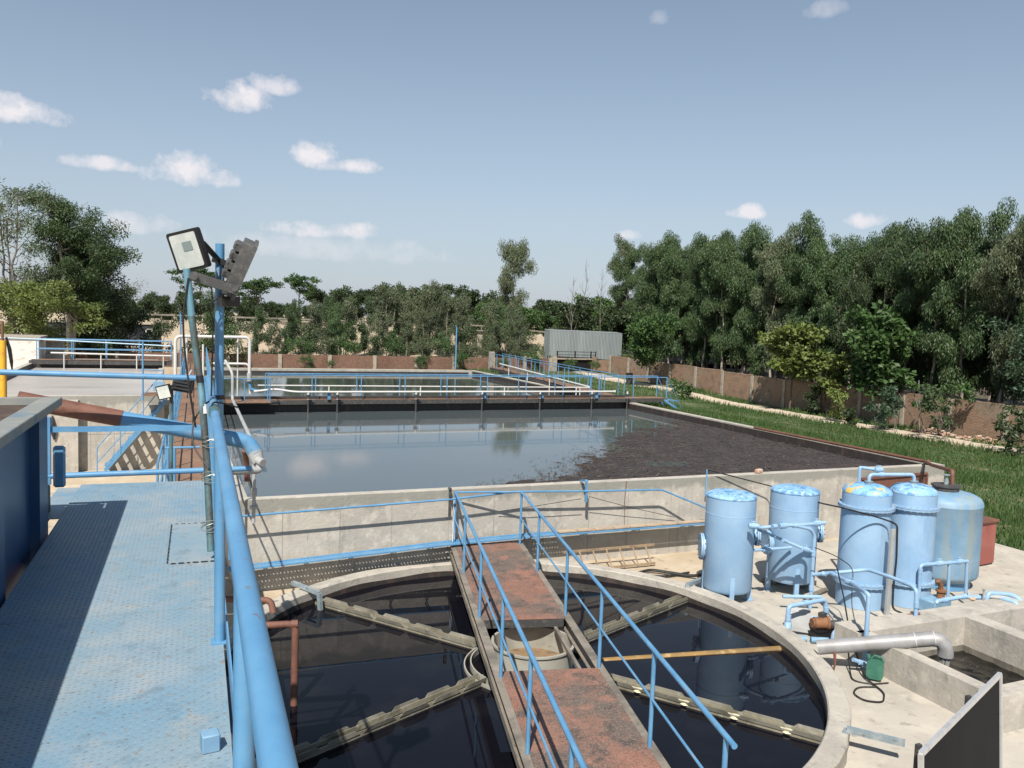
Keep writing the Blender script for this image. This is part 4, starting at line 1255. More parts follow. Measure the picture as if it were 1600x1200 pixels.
cb = thing('clarifier_bridge', 'worn red plate footbridge with blue railings across the round clarifier', 'footbridge', bp(6.5, BW / 2, 0))
ANG = math.atan2(bdir.y, bdir.x)
G0, G1 = 4.62, 6.58         # the gap over the feed well
PLATES = [(.0, 2.30), (2.306, G0), (G1, 8.55), (8.556, 10.6), (10.606, 13.2)]
for a_, b_ in PLATES:
    mb = MB(); mb.box(bp((a_ + b_) / 2, BW / 2, CBZ + .004), (b_ - a_, BW - .16, .008), ANG); mb.build('deck_plate', RED_PLATE, cb)
for s in (.04, BW - .04):
    mb = MB()
    mb.beam(bp(0, s, CBZ - .006), bp(BLEN, s, CBZ - .006), .13, .012)
    mb.beam(bp(0, s, CBZ - .10), bp(BLEN, s, CBZ - .10), .012, .18)
    mb.beam(bp(0, s, CBZ - .194), bp(BLEN, s, CBZ - .194), .13, .012)
    mb.build('side_beam', STEEL_OLD, cb)
mb = MB()
mb.beam(bp(0, -.035, CBZ - .15), bp(BLEN, -.035, CBZ - .15), .016, .10)
mb.build('edge_strip', STEEL_OLD, cb)
for t in (G0 - .03, G1 + .03, .1, 2.3, 8.55, 10.6):
    mb = MB(); mb.beam(bp(t, .12, CBZ - .07), bp(t, BW - .12, CBZ - .07), .05, .13); mb.build('cross_beam', BLACKISH, cb)
mb = MB(); mb.beam(bp(G0, BW - .26, CBZ - .16), bp(G1, BW - .26, CBZ - .16), .05, .06); mb.build('angle_bar', STEEL_OLD, cb)


def bridge_rail(s, heights, posts, tlast, tfirst=.05):
    m_ = MB()
    m_.tube([bp(tfirst, s, CBZ + heights[0]), bp(tlast, s, CBZ + heights[0])], .029, 14)
    o = m_.build('handrail', BLUE, cb)
    m_ = MB(); m_.tube([bp(tfirst, s, CBZ + heights[1]), bp(tlast + .1, s, CBZ + heights[1])], .016, 10); m_.build('mid_rail', BLUE, o)
    for t in posts:
        m_ = MB(); m_.cyl(bp(t, s, CBZ), bp(t, s, CBZ + heights[0]), .026, 12); m_.build('post', BLUE, o)
    return o


bridge_rail(.06, (1.15, .57), (.1, 2.05, 4.45, 6.75, 8.75, 10.7, 12.6), 12.9)
bridge_rail(BW - .06, (1.15, .57), (.1, 2.05, 4.45, 6.55, 8.75, 10.72), 10.9)
mb = MB(); mb.tube([bp(.07, .06, CBZ + 1.15), bp(.07, BW - .06, CBZ + 1.16)], .02, 10); mb.build('end_rail', BLUE, cb)
mb = MB(); mb.tube([bp(.12, .03, CBZ + 1.0), bp(.16, .0, CBZ + .6), bp(.2, .02, CBZ + .1)], .008, 5)
mb.tube([bp(.10, .05, CBZ + .95), bp(.13, .03, CBZ + .5), bp(.2, .05, CBZ + .15)], .007, 5)
tag(recentre(mb.build('rope', TAPE)), 'white rope tied to the far left post of the clarifier bridge', 'rope')

fwell = thing('feed_well', 'grey steel drum standing in the middle of the clarifier under the bridge', 'feed well', DC)
mb = MB(); mb.lathe([(.65, -.5), (.65, .45), (.675, .45), (.675, .48), (.63, .48), (.63, -.3)], DC, 56, False, False); mb.build('drum', DRUM, fwell)
mb = MB(); mb.lathe([(.635, .11)], DC, 40); mb.v.append((DC.x, DC.y, .11)); mb.f = [(i, (i + 1) % 40, 40) for i in range(40)]; mb.build('scum_layer', SCUMY, fwell)
mb = MB(); mb.lathe([(.98, -.3), (.98, .15), (1.0, .15), (1.0, -.3)], DC, 64, False, False); mb.lathe([(1.08, -.3), (1.08, .10), (1.10, .10), (1.10, -.3)], DC, 64, False, False); mb.build('ring_weir', DRUM, fwell)
mb = MB(); mb.lathe([(.99, .02), (1.085, .02)], DC, 64, False, False); mb.build('ring_floor', TROUGH, fwell)


def trough(name, p, q, label, bits, foam=False, seed=1):
    """radial V-trough with separate weir plates along both lips"""
    p, q = Vector(p), Vector(q)
    t = thing(name, label, 'trough', (p + q) / 2)
    d_ = (q - p).normalized(); n_ = Vector((-d_.y, d_.x, 0)); L_ = (q - p).length
    m_ = MB()
    m_.beam(p + Vector((0, 0, -.045)), q + Vector((0, 0, -.045)), .15, .02)
    for s in (-1, 1):
        m_.beam(p + n_ * (.075 * s) + Vector((0, 0, -.0)), q + n_ * (.075 * s) + Vector((0, 0, -.0)), .012, .09)
    m_.build('channel', TROUGH, t)
    r_ = random.Random(seed)
    for s in (-1, 1):
        for k in range(bits):
            a_, b_ = L_ * k / bits + .03, L_ * (k + 1) / bits - .03
            h_ = .058 + .015 * r_.random()
            z0_ = .02
            o_ = n_ * (.087 * s)
            tilt = n_ * (.02 * s * r_.random())
            P4 = [p + d_ * a_ + o_ + Vector((0, 0, z0_)), p + d_ * b_ + o_ + Vector((0, 0, z0_)), p + d_ * (b_ - .075) + o_ + tilt + Vector((0, 0, z0_ + h_)), p + d_ * (a_ + .075) + o_ + tilt + Vector((0, 0, z0_ + h_))]
            m_ = MB()
            th = n_ * (.008 * s)
            m_.add(P4 + [x + th for x in P4], [(0, 1, 2, 3), (7, 6, 5, 4), (0, 4, 5, 1), (1, 5, 6, 2), (2, 6, 7, 3), (3, 7, 4, 0)])
            m_.build('weir_plate', WEIR, t, smooth=0)
    if foam:
        m_ = MB()
        m_.beam(p + n_ * -.02 + Vector((0, 0, .005)), q + n_ * -.02 + Vector((0, 0, .005)), .10, .01)
        for k in range(1, bits):
            c_ = p + d_ * (L_ * k / bits) - n_ * .03
            m_.lathe([(.085, 0), (.07, .018), (.03, .028), (.001, .03)], c_ + Vector((0, 0, .0)), 10, False, True)
        m_.build('foam', CREAM, t)
    return t


trough('weir_trough', (4.93, 12.62, CW + .03), (2.78, 15.62, CW + .03), 'weir trough running from the feed well back to the left rim', 5, seed=2)
trough('weir_trough', (4.62, 11.42, CW + .03), (1.30, 9.95, CW + .03), 'weir trough running forward from the feed well under the thick handrail', 6, seed=3)
trough('weir_trough', (6.55, 12.25, CW + .03), (9.80, 13.62, CW + .03), 'weir trough running from the bridge towards the first pale tank', 5, seed=4)
trough('weir_trough', (6.25, 10.92, CW + .03), (8.42, 7.98, CW + .03), 'weir trough with cream foam blobs on the near right of the clarifier', 5, True, seed=5)


def bracket(pts, label):
    m_ = MB()
    for a_, b_ in zip(pts[:-1], pts[1:]):
        m_.beam(a_, b_, .075, .075)
    return tag(recentre(m_.build('rim_bracket', GALV)), label, 'bracket')


bracket([(2.35, 15.98, .38), (2.74, 15.28, .36), (2.76, 15.25, .02)], 'galvanised angle bracket on the back left rim holding a trough end')
bracket([(10.5, 13.92, .36), (9.86, 13.66, .36), (9.84, 13.62, .02)], 'galvanised angle bracket on the rim beside the first pale tank')
bracket([(8.80, 7.36, .36), (8.36, 7.90, .36), (8.34, 7.93, .0)], 'galvanised angle bracket on the near right rim over the foam trough')

mb = MB(); mb.tube([(6.74, 11.55, CW - .035), (10.12, 10.95, CW - .01)], .065, 12)
tag(recentre(mb.build('overflow_pipe', OCHRE)), 'ochre stained pipe lying in the clarifier water right of the bridge', 'pipe')
mb = MB(); mb.tube(bend([(1.05, 11.75, 1.2), (1.76, 11.63, 1.2), (1.74, 11.55, .0)], .12, 5), .05, 12); mb.cyl((1.7, 11.64, 1.2), (1.79, 11.62, 1.2), .058, 12); mb.cyl((1.755, 11.6, .45), (1.75, 11.59, .55), .056, 12)
tag(recentre(mb.build('inlet_pipe', RUST_PIPE)), 'brown pipe bending down into the clarifier beside the platform', 'pipe')
mb = MB(); mb.tube(bend([(.6, 13.1, 1.2), (1.55, 12.72, 1.2), (1.58, 12.65, 1.02)], .1, 5), .05, 12); mb.cyl((1.3, 12.81, 1.2), (1.38, 12.79, 1.2), .06, 12)
tag(recentre(mb.build('outlet_pipe', RUST_PIPE)), 'short brown pipe with an elbow below the handrail', 'pipe')
mb = MB(); mb.cyl((4.9, 6.55, .1), (4.9, 6.55, .75), .03, 10)
tag(recentre(mb.build('stub_post', STEEL_OLD)), 'short grey stub standing beside the near end of the clarifier bridge', 'post')

# ------------------------------------------------------------------ pipe rail, cable tray and brackets on the basin front wall
pr = thing('wall_pipe_rail', 'long thin blue pipe held off the basin front wall by brackets', 'pipe', (7, 16.45, 1.7))
mb = MB(); mb.tube(bend([(1.2, 16.45, 1.63), (5.68, 16.45, 1.74), (7.24, 16.45, 1.83), (8.95, 16.45, 1.755), (11.0, 16.45, 1.69), (12.6, 16.2, 1.05)], .1), .022, 10); mb.build('pipe', BLUE, pr)
mb = MB(); mb.beam((5.74, 16.70, WT + .05), (5.64, 16.42, 1.98), .06, .05); mb.beam((5.68, 16.46, 1.98), (5.68, 16.46, 1.35), .05, .05); mb.build('bracket', BLACKISH, pr)
mb = MB(); mb.beam((9.02, 16.85, WT + .05), (8.95, 16.45, 2.0), .06, .05); mb.beam((8.97, 16.47, 2.0), (8.97, 16.47, 1.5), .05, .05); mb.build('bracket', BLUE, pr)
mb = MB(); mb.beam((12.5, 16.75, WT + .2), (12.46, 16.7, 1.4), .03, .03); mb.build('bracket', BLUE, pr)
ct = thing('cable_tray', 'perforated blue cable tray fixed along the basin front wall', 'cable tray', (7, 16.5, .7))


def tray(pts, w=.26):
    m_ = MB()
    for a_, b_ in zip(pts[:-1], pts[1:]):
        a_, b_ = Vector(a_), Vector(b_)
        L_ = (b_ - a_).length; d_ = (b_ - a_).normalized()
        for off in (-w / 2, -w / 6, w / 6, w / 2):
            m_.beam(a_ + Vector((0, off, 0)), b_ + Vector((0, off, 0)), .062 if abs(off) < w / 2 else .05, .004 if abs(off) < w / 2 else .03)
        n = int(L_ / .07)
        for k in range(n):
            c = a_ + d_ * ((k + .5) * .07)
            m_.box(c, (.050, w, .003), math.atan2(d_.y, d_.x))
    return m_


tray([(1.2, 16.52, .58), (5.66, 16.52, .77), (7.3, 16.52, .80)]).build('channel', BLUE, ct)
tray([(7.3, 16.52, .80), (13.6, 16.52, .80)]).build('channel', BLUE, ct)
for xx in (1.9, 2.7, 3.6, 4.5, 5.3, 7.6, 9.0, 10.4, 11.8, 13.0):
    zc = float(np.interp(xx, [1.2, 5.66, 13.6], [.58, .77, .80]))
    mb = MB(); mb.beam((xx, 16.82, zc - .03), (xx, 16.38, zc - .03), .03, .012); mb.beam((xx, 16.79, zc - .16), (xx, 16.5, zc - .04), .02, .02); mb.build('bracket', GALV, ct)
mb = MB()
x = 8.3
while x < 12.0:
    l_ = .42 + .1 * rnd.random()
    mb.beam((x, 16.50, .835 + .01 * rnd.random()), (x + l_ - .02, 16.50, .835 + .01 * rnd.random()), .15, .03)
    x += l_
mb.build('cover', mat('tan_tray_cover', (.40, .31, .22), [((.30, .23, .17), 4, .45, .65, 5, V1)], rough=.8), ct)
cable('wall_cable', [(6.9, 16.7, 1.35), (7.5, 16.6, 1.42), (8.85, 16.48, 1.58)], .008, 'dark cable sagging from the wall bracket to the left', material=CABLE)
cable('wall_cable', [(9.05, 16.48, 1.62), (10.2, 16.6, 1.28), (11.6, 16.72, .92)], .007, 'thin dark cable running down right from the wall bracket')
cable('wall_cable', [(10.2, 16.76, 1.88), (10.16, 16.74, 1.5), (10.1, 16.6, .85), (10.0, 16.5, .82)], .008, 'rusty wire hanging straight down the front wall', material=RUST_PIPE)
cable('ground_hose', [(9.6, 15.4, .06), (10.2, 15.55, .08), (10.9, 14.9, .06), (11.2, 14.4, .3)], .035, 'fat black hose lying on the sand behind the rim', n=8)
cable('ground_hose', [(9.4, 15.6, .05), (10.3, 15.1, .05), (11.0, 15.2, .05)], .025, 'thin black hose lying on the sand behind the rim', n=8)
cable('overhead_cable', [(12.5, 16.75, 2.06), (14.36, 16.5, 1.6), (12.42, 12.8, 2.09), (12.1, 11.85, 2.22), (12.93, 11.8, 2.0), (13.21, 11.75, 1.91)], .016, 'dark cable strung from the wall past the pale tanks')

lad = thing('ladder', 'wooden ladder lying on its side against the basin front wall', 'ladder', (9.6, 16.2, 0))
mb = MB(); mb.beam((8.35, 16.28, .42), (10.75, 16.28, .42), .04, .05); mb.build('rail', WOOD, lad)
mb = MB(); mb.beam((8.5, 15.98, .07), (10.6, 15.98, .07), .04, .05); mb.build('rail', WOOD, lad)
for xx in (8.75, 9.1, 9.45, 9.8, 10.15, 10.5):
    mb = MB(); mb.cyl((xx, 16.28, .42), (xx, 15.98, .07), .018, 8); mb.build('rung', WOOD, lad)

# dark timber shutter on the front wall behind the tanks
sh = thing('brown_sheet', 'rust brown framed sheet leaning on the basin front wall behind the tanks', 'sheet', (18.7, 16.6, .8))
mb = MB(); mb.box((18.75, 16.70, 1.12), (2.5, .03, 1.05)); mb.build('sheet', BROWN_PANEL, sh)
mb = MB(); mb.beam((17.5, 16.66, 1.63), (20.0, 16.66, 1.68), .05, .06); mb.beam((20.0, 16.66, .6), (20.0, 16.66, 1.65), .05, .05); mb.beam((17.5, 16.66, .6), (17.5, 16.66, 1.65), .05, .05); mb.build('frame', RUST_PIPE, sh)

# ------------------------------------------------------------------ the five tanks
PADZ = .075


def dome(r, z, h, n=7):
    return [(r * math.cos(t * math.pi / 2 / n) ** .8 if t < n else .0005, z + h * math.sin(t * math.pi / 2 / n)) for t in range(n + 1)]


def flange_disc(parent, c, axis, r, depth, name='manhole'):
    m_ = MB()
    a = Vector(axis).normalized(); c = Vector(c)
    m_.cyl(c, c + a * depth, r * .78, 20)
    m_.cyl(c + a * (depth), c + a * (depth + .03), r, 22)
    m_.cyl(c + a * (depth + .036), c + a * (depth + .066), r, 22)
    o = m_.build(name, BLUE_TANK, parent)
    b = MB()
    u = a.cross(Vector((0, 0, 1))).normalized(); w = a.cross(u)
    for k in range(12):
        an = 2 * math.pi * k / 12
        q = c + u * (math.cos(an) * r * .88) + w * (math.sin(an) * r * .88)
        b.cyl(q + a * (depth - .02), q + a * (depth + .09), .012, 6)
    b.build('bolts', BLACKISH, o)['kind'] = 'stuff'
    return o


def short_tank(loc, r, bot, seam, top, label):
    t = thing('filter_tank', label, 'tank', (loc[0], loc[1], PADZ), 'pale blue vertical pressure tanks')
    c = (loc[0], loc[1], 0)
    m_ = MB(); m_.lathe([(r * .55, bot - .06), (r * .93, bot), (r, bot + .06), (r, seam - .006), (r + .006, seam), (r, seam + .006), (r, top)], c, 48, False, True); m_.build('shell', BLUE_TANK, t)
    m_ = MB(); m_.lathe([(r + .008, top), (r + .008, top + .02)] + dome(r, top + .02, .09), c, 48, True, True); m_.build('dome', BLUE_TOP, t)
    for k in range(4):
        a = math.pi / 4 + k * math.pi / 2 + .35
        x_, y_ = loc[0] + r * .92 * math.cos(a), loc[1] + r * .92 * math.sin(a)
        m_ = MB(); m_.beam((x_, y_, PADZ), (x_, y_, bot + .35), .09, .09, (math.cos(a), math.sin(a), 0)); m_.box((x_, y_, PADZ + .008), (.16, .16, .016)); m_.build('leg', BLUE_TANK, t)
    return t


t1 = short_tank((10.64, 13.41), .495, .30, 1.86, 2.20, 'leftmost pale blue tank with a peeling flat dome, close to the clarifier rim')
flange_disc(t1, (10.22, 13.64, 1.13), (-.88, .47, 0), .27, .03)
flange_disc(t1, (11.06, 13.19, 1.43), (.88, -.47, 0), .22, .05)
t2 = short_tank((12.30, 13.43), .495, .34, 1.88, 2.22, 'second pale blue tank from the left with dark pipe shadows on its side')
flange_disc(t2, (11.85, 13.57, 1.12), (-.95, .30, 0), .26, .05)
flange_disc(t2, (12.72, 13.21, 1.37), (.88, -.47, 0), .22, .05)


def tall_tank(loc, r, label, top_mat, lowf=.56, upf=2.10, sh=2.38, top=2.52):
    t = thing('filter_tank', label, 'tank', (loc[0], loc[1], PADZ), 'pale blue vertical pressure tanks')
    c = (loc[0], loc[1], 0)
    m_ = MB(); m_.lathe([(r, PADZ), (r, lowf - .03)], c, 48, False, False); m_.build('base_shell', BLUE_TANK, t)
    m_ = MB(); m_.lathe([(r, lowf + .03), (r, upf - .03)], c, 48, False, False); m_.build('shell', BLUE_TANK, t)
    m_ = MB(); m_.lathe([(r * .99, upf + .03), (r * .99, sh)], c, 48, False, False); m_.build('head_shell', BLUE_TANK, t)
    m_ = MB(); m_.lathe([(r * 1.0, sh)] + dome(r, sh, top - sh + .04), c, 48, True, False); m_.build('dome', top_mat, t)
    for z_ in (lowf, upf):
        m_ = MB()
        m_.lathe([(r * .98, z_ - .033), (r + .065, z_ - .033), (r + .065, z_ - .004), (r * .98, z_ - .004)], c, 48, False, False)
        m_.lathe([(r * .98, z_ + .004), (r + .065, z_ + .004), (r + .065, z_ + .033), (r * .98, z_ + .033)], c, 48, False, False)
        o = m_.build('flange', BLUE_TANK, t)
        b = MB()
        for k in range(28):
            a = 2 * math.pi * k / 28
            b.cyl((c[0] + (r + .05) * math.cos(a), c[1] + (r + .05) * math.sin(a), z_ - .05), (c[0] + (r + .05) * math.cos(a), c[1] + (r + .05) * math.sin(a), z_ + .052), .013, 6)
        b.build('bolts', GREYP, o)['kind'] = 'stuff'
    return t


t3 = tall_tank((13.18, 12.35), .475, 'tall flanged pale blue tank with yellow paint showing on its dome', YEL_TOP)
t4 = tall_tank((14.20, 12.12), .455, 'tall flanged pale blue tank between the yellow-topped one and the weathered one', BLUE_TOP)
t5 = thing('filter_tank', 'widest weathered blue tank with rust patches and a manhole cap on top', 'tank', (16.03, 12.85, PADZ), 'pale blue vertical pressure tanks')
c = (16.03, 12.85, 0)
R5 = .765
mb = MB(); mb.lathe([(R5 * .55, .20), (R5 * .82, .24), (R5 * .97, .33), (R5, .40), (R5, .745), (R5 + .005, .75), (R5, .755), (R5, 1.90), (R5 + .006, 1.91), (R5 * .985, 1.99), (R5 * .93, 2.06), (R5 * .78, 2.12), (R5 * .5, 2.17), (.02, 2.19)], c, 56, True, True); mb.build('shell', BLUE_OLD, t5)
mb = MB(); mb.lathe([(R5 * .80, PADZ), (R5 * .80, .30)], c, 40, False, False); mb.build('skirt', BLUE, t5)
mb = MB(); mb.lathe([(.27, 2.12), (.27, 2.27)], c, 30, False, False); mb.lathe([(.30, 2.27), (.30, 2.30), (.0005, 2.31)], c, 30, True, True); mb.build('manhole', BLACKISH, t5)
mb = MB(); mb.cyl((c[0] + .0, c[1], 2.3), (c[0], c[1], 2.42), .05, 12); mb.cyl((c[0], c[1], 2.42), (c[0], c[1], 2.5), .03, 10); mb.disc((c[0], c[1], 2.52), (0, 0, 1), .075, .015, 14); mb.build('valve', GALV, t5)


# ------------------------------------------------------------------ pipework between the tanks
def pipe(name, runs, r, label, material=None, joints=(), valves=(), n=10, part='pipe'):
    t = thing(name, label, 'pipe', Vector(runs[0][0]))
    for run in runs:
        m_ = MB(); m_.tube(bend(run, .09, 4), r, n)
        o = m_.build(part, material or BLUE_TANK, t)
    for p, d_ in joints:
        d_ = Vector(d_).normalized(); p = Vector(p)
        m_ = MB(); m_.cyl(p - d_ * .05, p + d_ * .05, r * 1.28, n); m_.build('coupling', material or BLUE_TANK, t)
    for p, d_ in valves:
        d_ = Vector(d_).normalized(); p = Vector(p)
        m_ = MB()
        m_.cyl(p - d_ * .09, p - d_ * .05, r * 1.5, n); m_.cyl(p - d_ * .05, p + d_ * .05, r * 1.7, n); m_.cyl(p + d_ * .05, p + d_ * .09, r * 1.5, n)
        m_.cyl(p, p + Vector((0, 0, .09)), r * .6, 8)
        m_.beam(p + Vector((0, 0, .09)) - d_ * .06, p + Vector((0, 0, .09)) + d_ * .06, .025, .012)
        m_.build('valve', BLUE_TANK, t)
    return t


pipe('pipe_manifold', [[(10.91, 13.12, 1.67), (10.82, 12.72, 1.7), (11.17, 12.42, 1.81), (11.51, 12.4, 1.79), (12.17, 12.4, 1.8)], [(11.46, 12.4, 1.78), (11.79, 12.38, 1.7), (11.9, 12.38, 1.57), (11.9, 12.38, 0.075)]], .036,
     'upper blue manifold joining the two short tanks and dropping to the yard', joints=(((10.95, 12.46, 1.79), (1, 0, 0)), ((11.41, 12.4, 1.79), (1, 0, 0)), ((11.9, 12.38, 1.2), (0, 0, 1)), ((11.9, 12.38, .5), (0, 0, 1))),
     valves=(((10.65, 12.7, 1.76), (1, -.6, 0)), ((11.13, 12.43, 1.8), (1, 0, 0)), ((11.94, 12.4, 1.8), (1, 0, 0))))
pipe('diagonal_pipe', [[(10.84, 12.8, 1.65), (11.71, 12.4, 1.29), (11.92, 12.38, 1.22)]], .03, 'thin blue pipe slanting down in front of the second tank', joints=(((11.27, 12.5, 1.47), (1, 0, -.4)),), valves=(((11.72, 12.4, 1.29), (1, 0, -.3)),))
pipe('link_pipe', [[(10.95, 13.0, 1.17), (11.9, 13.0, 1.15)]], .03, 'short blue pipe linking the manholes of the two short tanks', valves=(((11.25, 13.0, 1.16), (1, 0, 0)),))
pipe('low_manifold', [[(11.9, 12.36, 0.78), (12.05, 12.0, 0.91), (12.54, 11.6, 1.05), (12.47, 11.0, 1.09), (12.4, 10.45, 1.1), (12.38, 10.35, 1.05), (12.38, 10.33, 0.58)]], .036, 'blue pipe bending in front of the yellow-topped tank and dropping onto the pit wall', joints=(((11.99, 12.15, 0.85), (1, -1, 0)), ((12.38, 10.33, .8), (0, 0, 1))))
pipe('low_manifold', [[(12.01, 12.0, 0.9), (11.61, 11.1, 1.03), (10.69, 9.9, 1.33), (10.69, 9.84, 1.31), (10.69, 9.83, 0.075)]], .036, 'blue pipe coming forward from the manifold and dropping beside the silver pipe', joints=(((11.88, 11.72, 0.95), (-.1, -1, .1)), ((10.69, 9.83, .35), (0, 0, 1))), valves=(((11.64, 11.15, 1.02), (-.1, -.9, .1)),))
pipe('floor_pipe', [[(10.37, 11.3, PADZ), (10.36, 11.3, .66), (10.9, 11.3, .68), (11.24, 11.32, .69), (11.25, 11.3, .36)]], .04, 'low blue pipe loop over the small pump', joints=(((10.37, 11.3, .45), (0, 0, 1)), ((10.75, 11.3, .68), (1, 0, 0)), ((11.25, 11.3, .5), (0, 0, 1))), valves=(((10.37, 11.3, .3), (.3, .3, 1)),))
pipe('floor_pipe', [[(11.2, 12.2, .13), (11.7, 11.6, .12), (12.0, 11.0, .11)]], .04, 'blue pipe lying on the yard between the pump and the yellow-topped tank')
pipe('floor_pipe', [[(11.3, 12.5, .35), (12.0, 12.2, .37)]], .035, 'short blue pipe at the foot of the second tank')
pipe('pump_outlet', [[(11.05, 10.9, PADZ), (11.08, 10.9, .26), (11.68, 10.9, .24)]], .045, 'short blue pipe elbow with a rusty flange beside the pump')
mb = MB(); mb.disc((11.72, 10.9, .24), (1, 0, 0), .095, .03, 16); mb.disc((11.79, 10.9, .24), (1, 0, 0), .085, .02, 16)
tag(recentre(mb.build('rusty_flange', RUST)), 'rusty round flange at the end of the pump outlet', 'flange')
mb = MB(); mb.cyl((11.85, 10.85, .2), (12.1, 10.8, .2), .06, 12); mb.cyl((12.1, 10.8, .2), (12.14, 10.8, .2), .085, 12)
tag(recentre(mb.build('grey_coupling', BLACKISH)), 'dark coupling lying beside the rusty flange', 'coupling')
mb = MB(); mb.tube([(11.85, 10.78, .22), (12.2, 10.5, .55), (12.5, 10.35, .62)], .03, 8)
tag(recentre(mb.build('brown_rod', RUST_PIPE)), 'brown rod leaning onto the pit wall', 'rod')
pipe('right_manifold', [[(13.96, 11.6, PADZ), (13.93, 11.6, .98), (13.98, 11.6, 1.02), (14.7, 11.6, 1.0), (15.27, 11.6, .99)], [(14.74, 11.6, 1.0), (14.77, 11.6, .30)], [(15.25, 11.6, .99), (15.29, 11.6, .24)]], .034, 'blue manifold with two drops in front of the widest tank',
     joints=(((14.74, 11.6, 1.0), (1, 0, 0)), ((14.1, 11.6, 1.02), (1, 0, 0)), ((13.94, 11.6, .9), (0, 0, 1))), valves=(((14.45, 11.6, 1.01), (1, 0, 0)), ((15.02, 11.6, 1.0), (1, 0, 0))))
pipe('spout_pipe', [[(13.39, 10.75, .58), (13.42, 10.75, .62), (14.12, 10.75, .64), (14.36, 10.72, .60), (14.78, 10.6, .62), (14.86, 10.2, .62), (14.86, 10.18, .42)]], .04, 'blue spout pipe running along the pit wall top', joints=(((14.12, 10.75, .64), (1, 0, 0)), ((13.6, 10.75, .62), (1, 0, 0))))
pipe('spout_pipe', [[(14.58, 10.62, .58), (14.62, 10.62, .70), (15.1, 10.5, .66), (15.17, 10.35, .60), (15.17, 10.3, .38)]], .045, 'blue hooked spout over the right-hand pit')
pipe('spout_pipe', [[(14.35, 10.85, .62), (14.85, 10.45, .64), (15.0, 10.3, .6)]], .04, 'grey blue spout between the two blue ones', material=GREYP)
mb = MB(); mb.cyl((14.46, 10.6, .58), (14.46, 10.6, .80), .018, 8); mb.disc((14.46, 10.6, .80), (0, 0, 1), .04, .015, 10)
tag(recentre(mb.build('valve_stem', GREYP)), 'upright valve stem beside the hooked spout', 'valve')
pipe('top_pipe', [[(13.18, 12.33, 2.52), (13.18, 12.33, 2.74), (14.18, 12.12, 2.74), (14.2, 12.12, 2.52)]], .036, 'blue pipe joining the domes of the two tall tanks', joints=(((13.45, 12.28, 2.74), (1, -.2, 0)),))
for p_, lab_ in (((13.18, 12.33), 'bolted flange on top of the yellow-patched dome'), ((14.20, 12.12), 'bolted flange on the dome right of the yellow-patched one')):
    mb = MB(); mb.disc((*p_, 2.60), (0, 0, 1), .085, .02, 14); mb.disc((*p_, 2.57), (0, 0, 1), .085, .02, 14)
    tag(recentre(mb.build('pipe_flange', GALV)), lab_, 'flange')
pipe('back_pipe', [[(13.83, 13.2, .3), (13.83, 13.2, 2.7), (13.88, 13.2, 2.7), (14.22, 13.0, 2.67)]], .036, 'blue pipe rising behind the yellow-topped tank', valves=(((14.17, 13.02, 2.67), (1, -.2, 0)),))
bp_ = thing('brown_feed_pipe', 'rust brown pipe sloping from the basin wall to the widest tank', 'pipe', (18, 15, 2.2))
mb = MB(); mb.tube(bend([(20.3, 24.5, 1.93), (20.25, 17.0, 1.96), (18.5, 15.3, 2.22), (16.2, 12.85, 2.60), (16.2, 12.83, 2.30)], .1), .045, 10); mb.build('pipe', RUST_PIPE, bp_)
mb = MB(); mb.cyl((20.24, 16.95, 1.88), (20.2, 16.8, 1.99), .06, 10); mb.build('coupling', RUST_PIPE, bp_)
mb = MB(); mb.tube([(19.62, 16.45, 2.05), (19.60, 16.5, .3)], .02, 6); mb.build('prop', BLACKISH, bp_)
# channel with the cable between the tall tanks
ch = thing('cable_post', 'upright steel channel with black cable between the two tall tanks', 'post', (13.52, 11.9, PADZ))
mb = MB(); mb.box((13.16, 11.64, .93), (.10, .05, 1.72), 0); mb.build('channel', GREYP, ch)
mb = MB(); mb.tube(bend([(13.21, 11.75, 1.91), (13.22, 11.6, 1.88), (13.24, 11.58, 1.2), (13.21, 11.58, .6), (13.22, 11.57, .2), (13.520000000000001, 11.3, .1)], .1), .02, 6); mb.build('cable', CABLE, ch)
# pump
pu = thing('pump', 'small dark pump with a rusty motor and a tilted blue guard plate', 'pump', (11.0, 11.2, PADZ))
mb = MB(); mb.box((11.05, 11.15, .13), (.45, .26, .08)); mb.box((11.05, 11.15, .20), (.36, .2, .04)); mb.build('base', BLACK, pu)
mb = MB(); mb.cyl((10.88, 11.2, .33), (11.10, 11.12, .33), .105, 16); mb.cyl((11.10, 11.12, .33), (11.14, 11.1, .33), .125, 16); mb.cyl((10.84, 11.21, .33), (10.88, 11.2, .33), .085, 14); mb.build('motor', RUST, pu)
mb = MB(); mb.cyl((11.15, 11.1, .30), (11.30, 11.05, .30), .085, 14); mb.cyl((11.24, 11.07, .30), (11.25, 11.3, .34), .035, 10); mb.box((11.05, 11.18, .47), (.12, .10, .08), .2); mb.build('casing', BLACKISH, pu)
mb = MB(); P4 = [Vector(p) for p in ((10.50, 11.42, .17), (10.92, 11.22, .12), (11.02, 11.45, .46), (10.62, 11.62, .55))]; nn = Vector((0, 0, .012)); mb.add(P4 + [p - nn for p in P4], [(0, 1, 2, 3), (7, 6, 5, 4), (0, 4, 5, 1), (1, 5, 6, 2), (2, 6, 7, 3), (3, 7, 4, 0)]); mb.build('guard_plate', GREYP, pu)
mb = MB(); mb.cyl((10.62, 10.98, .13), (10.9, 10.85, .13), .055, 12); mb.cyl((10.45, 11.15, .12), (10.6, 11.05, .12), .05, 12); mb.build('suction_pipe', BLUE_FLAT, pu)
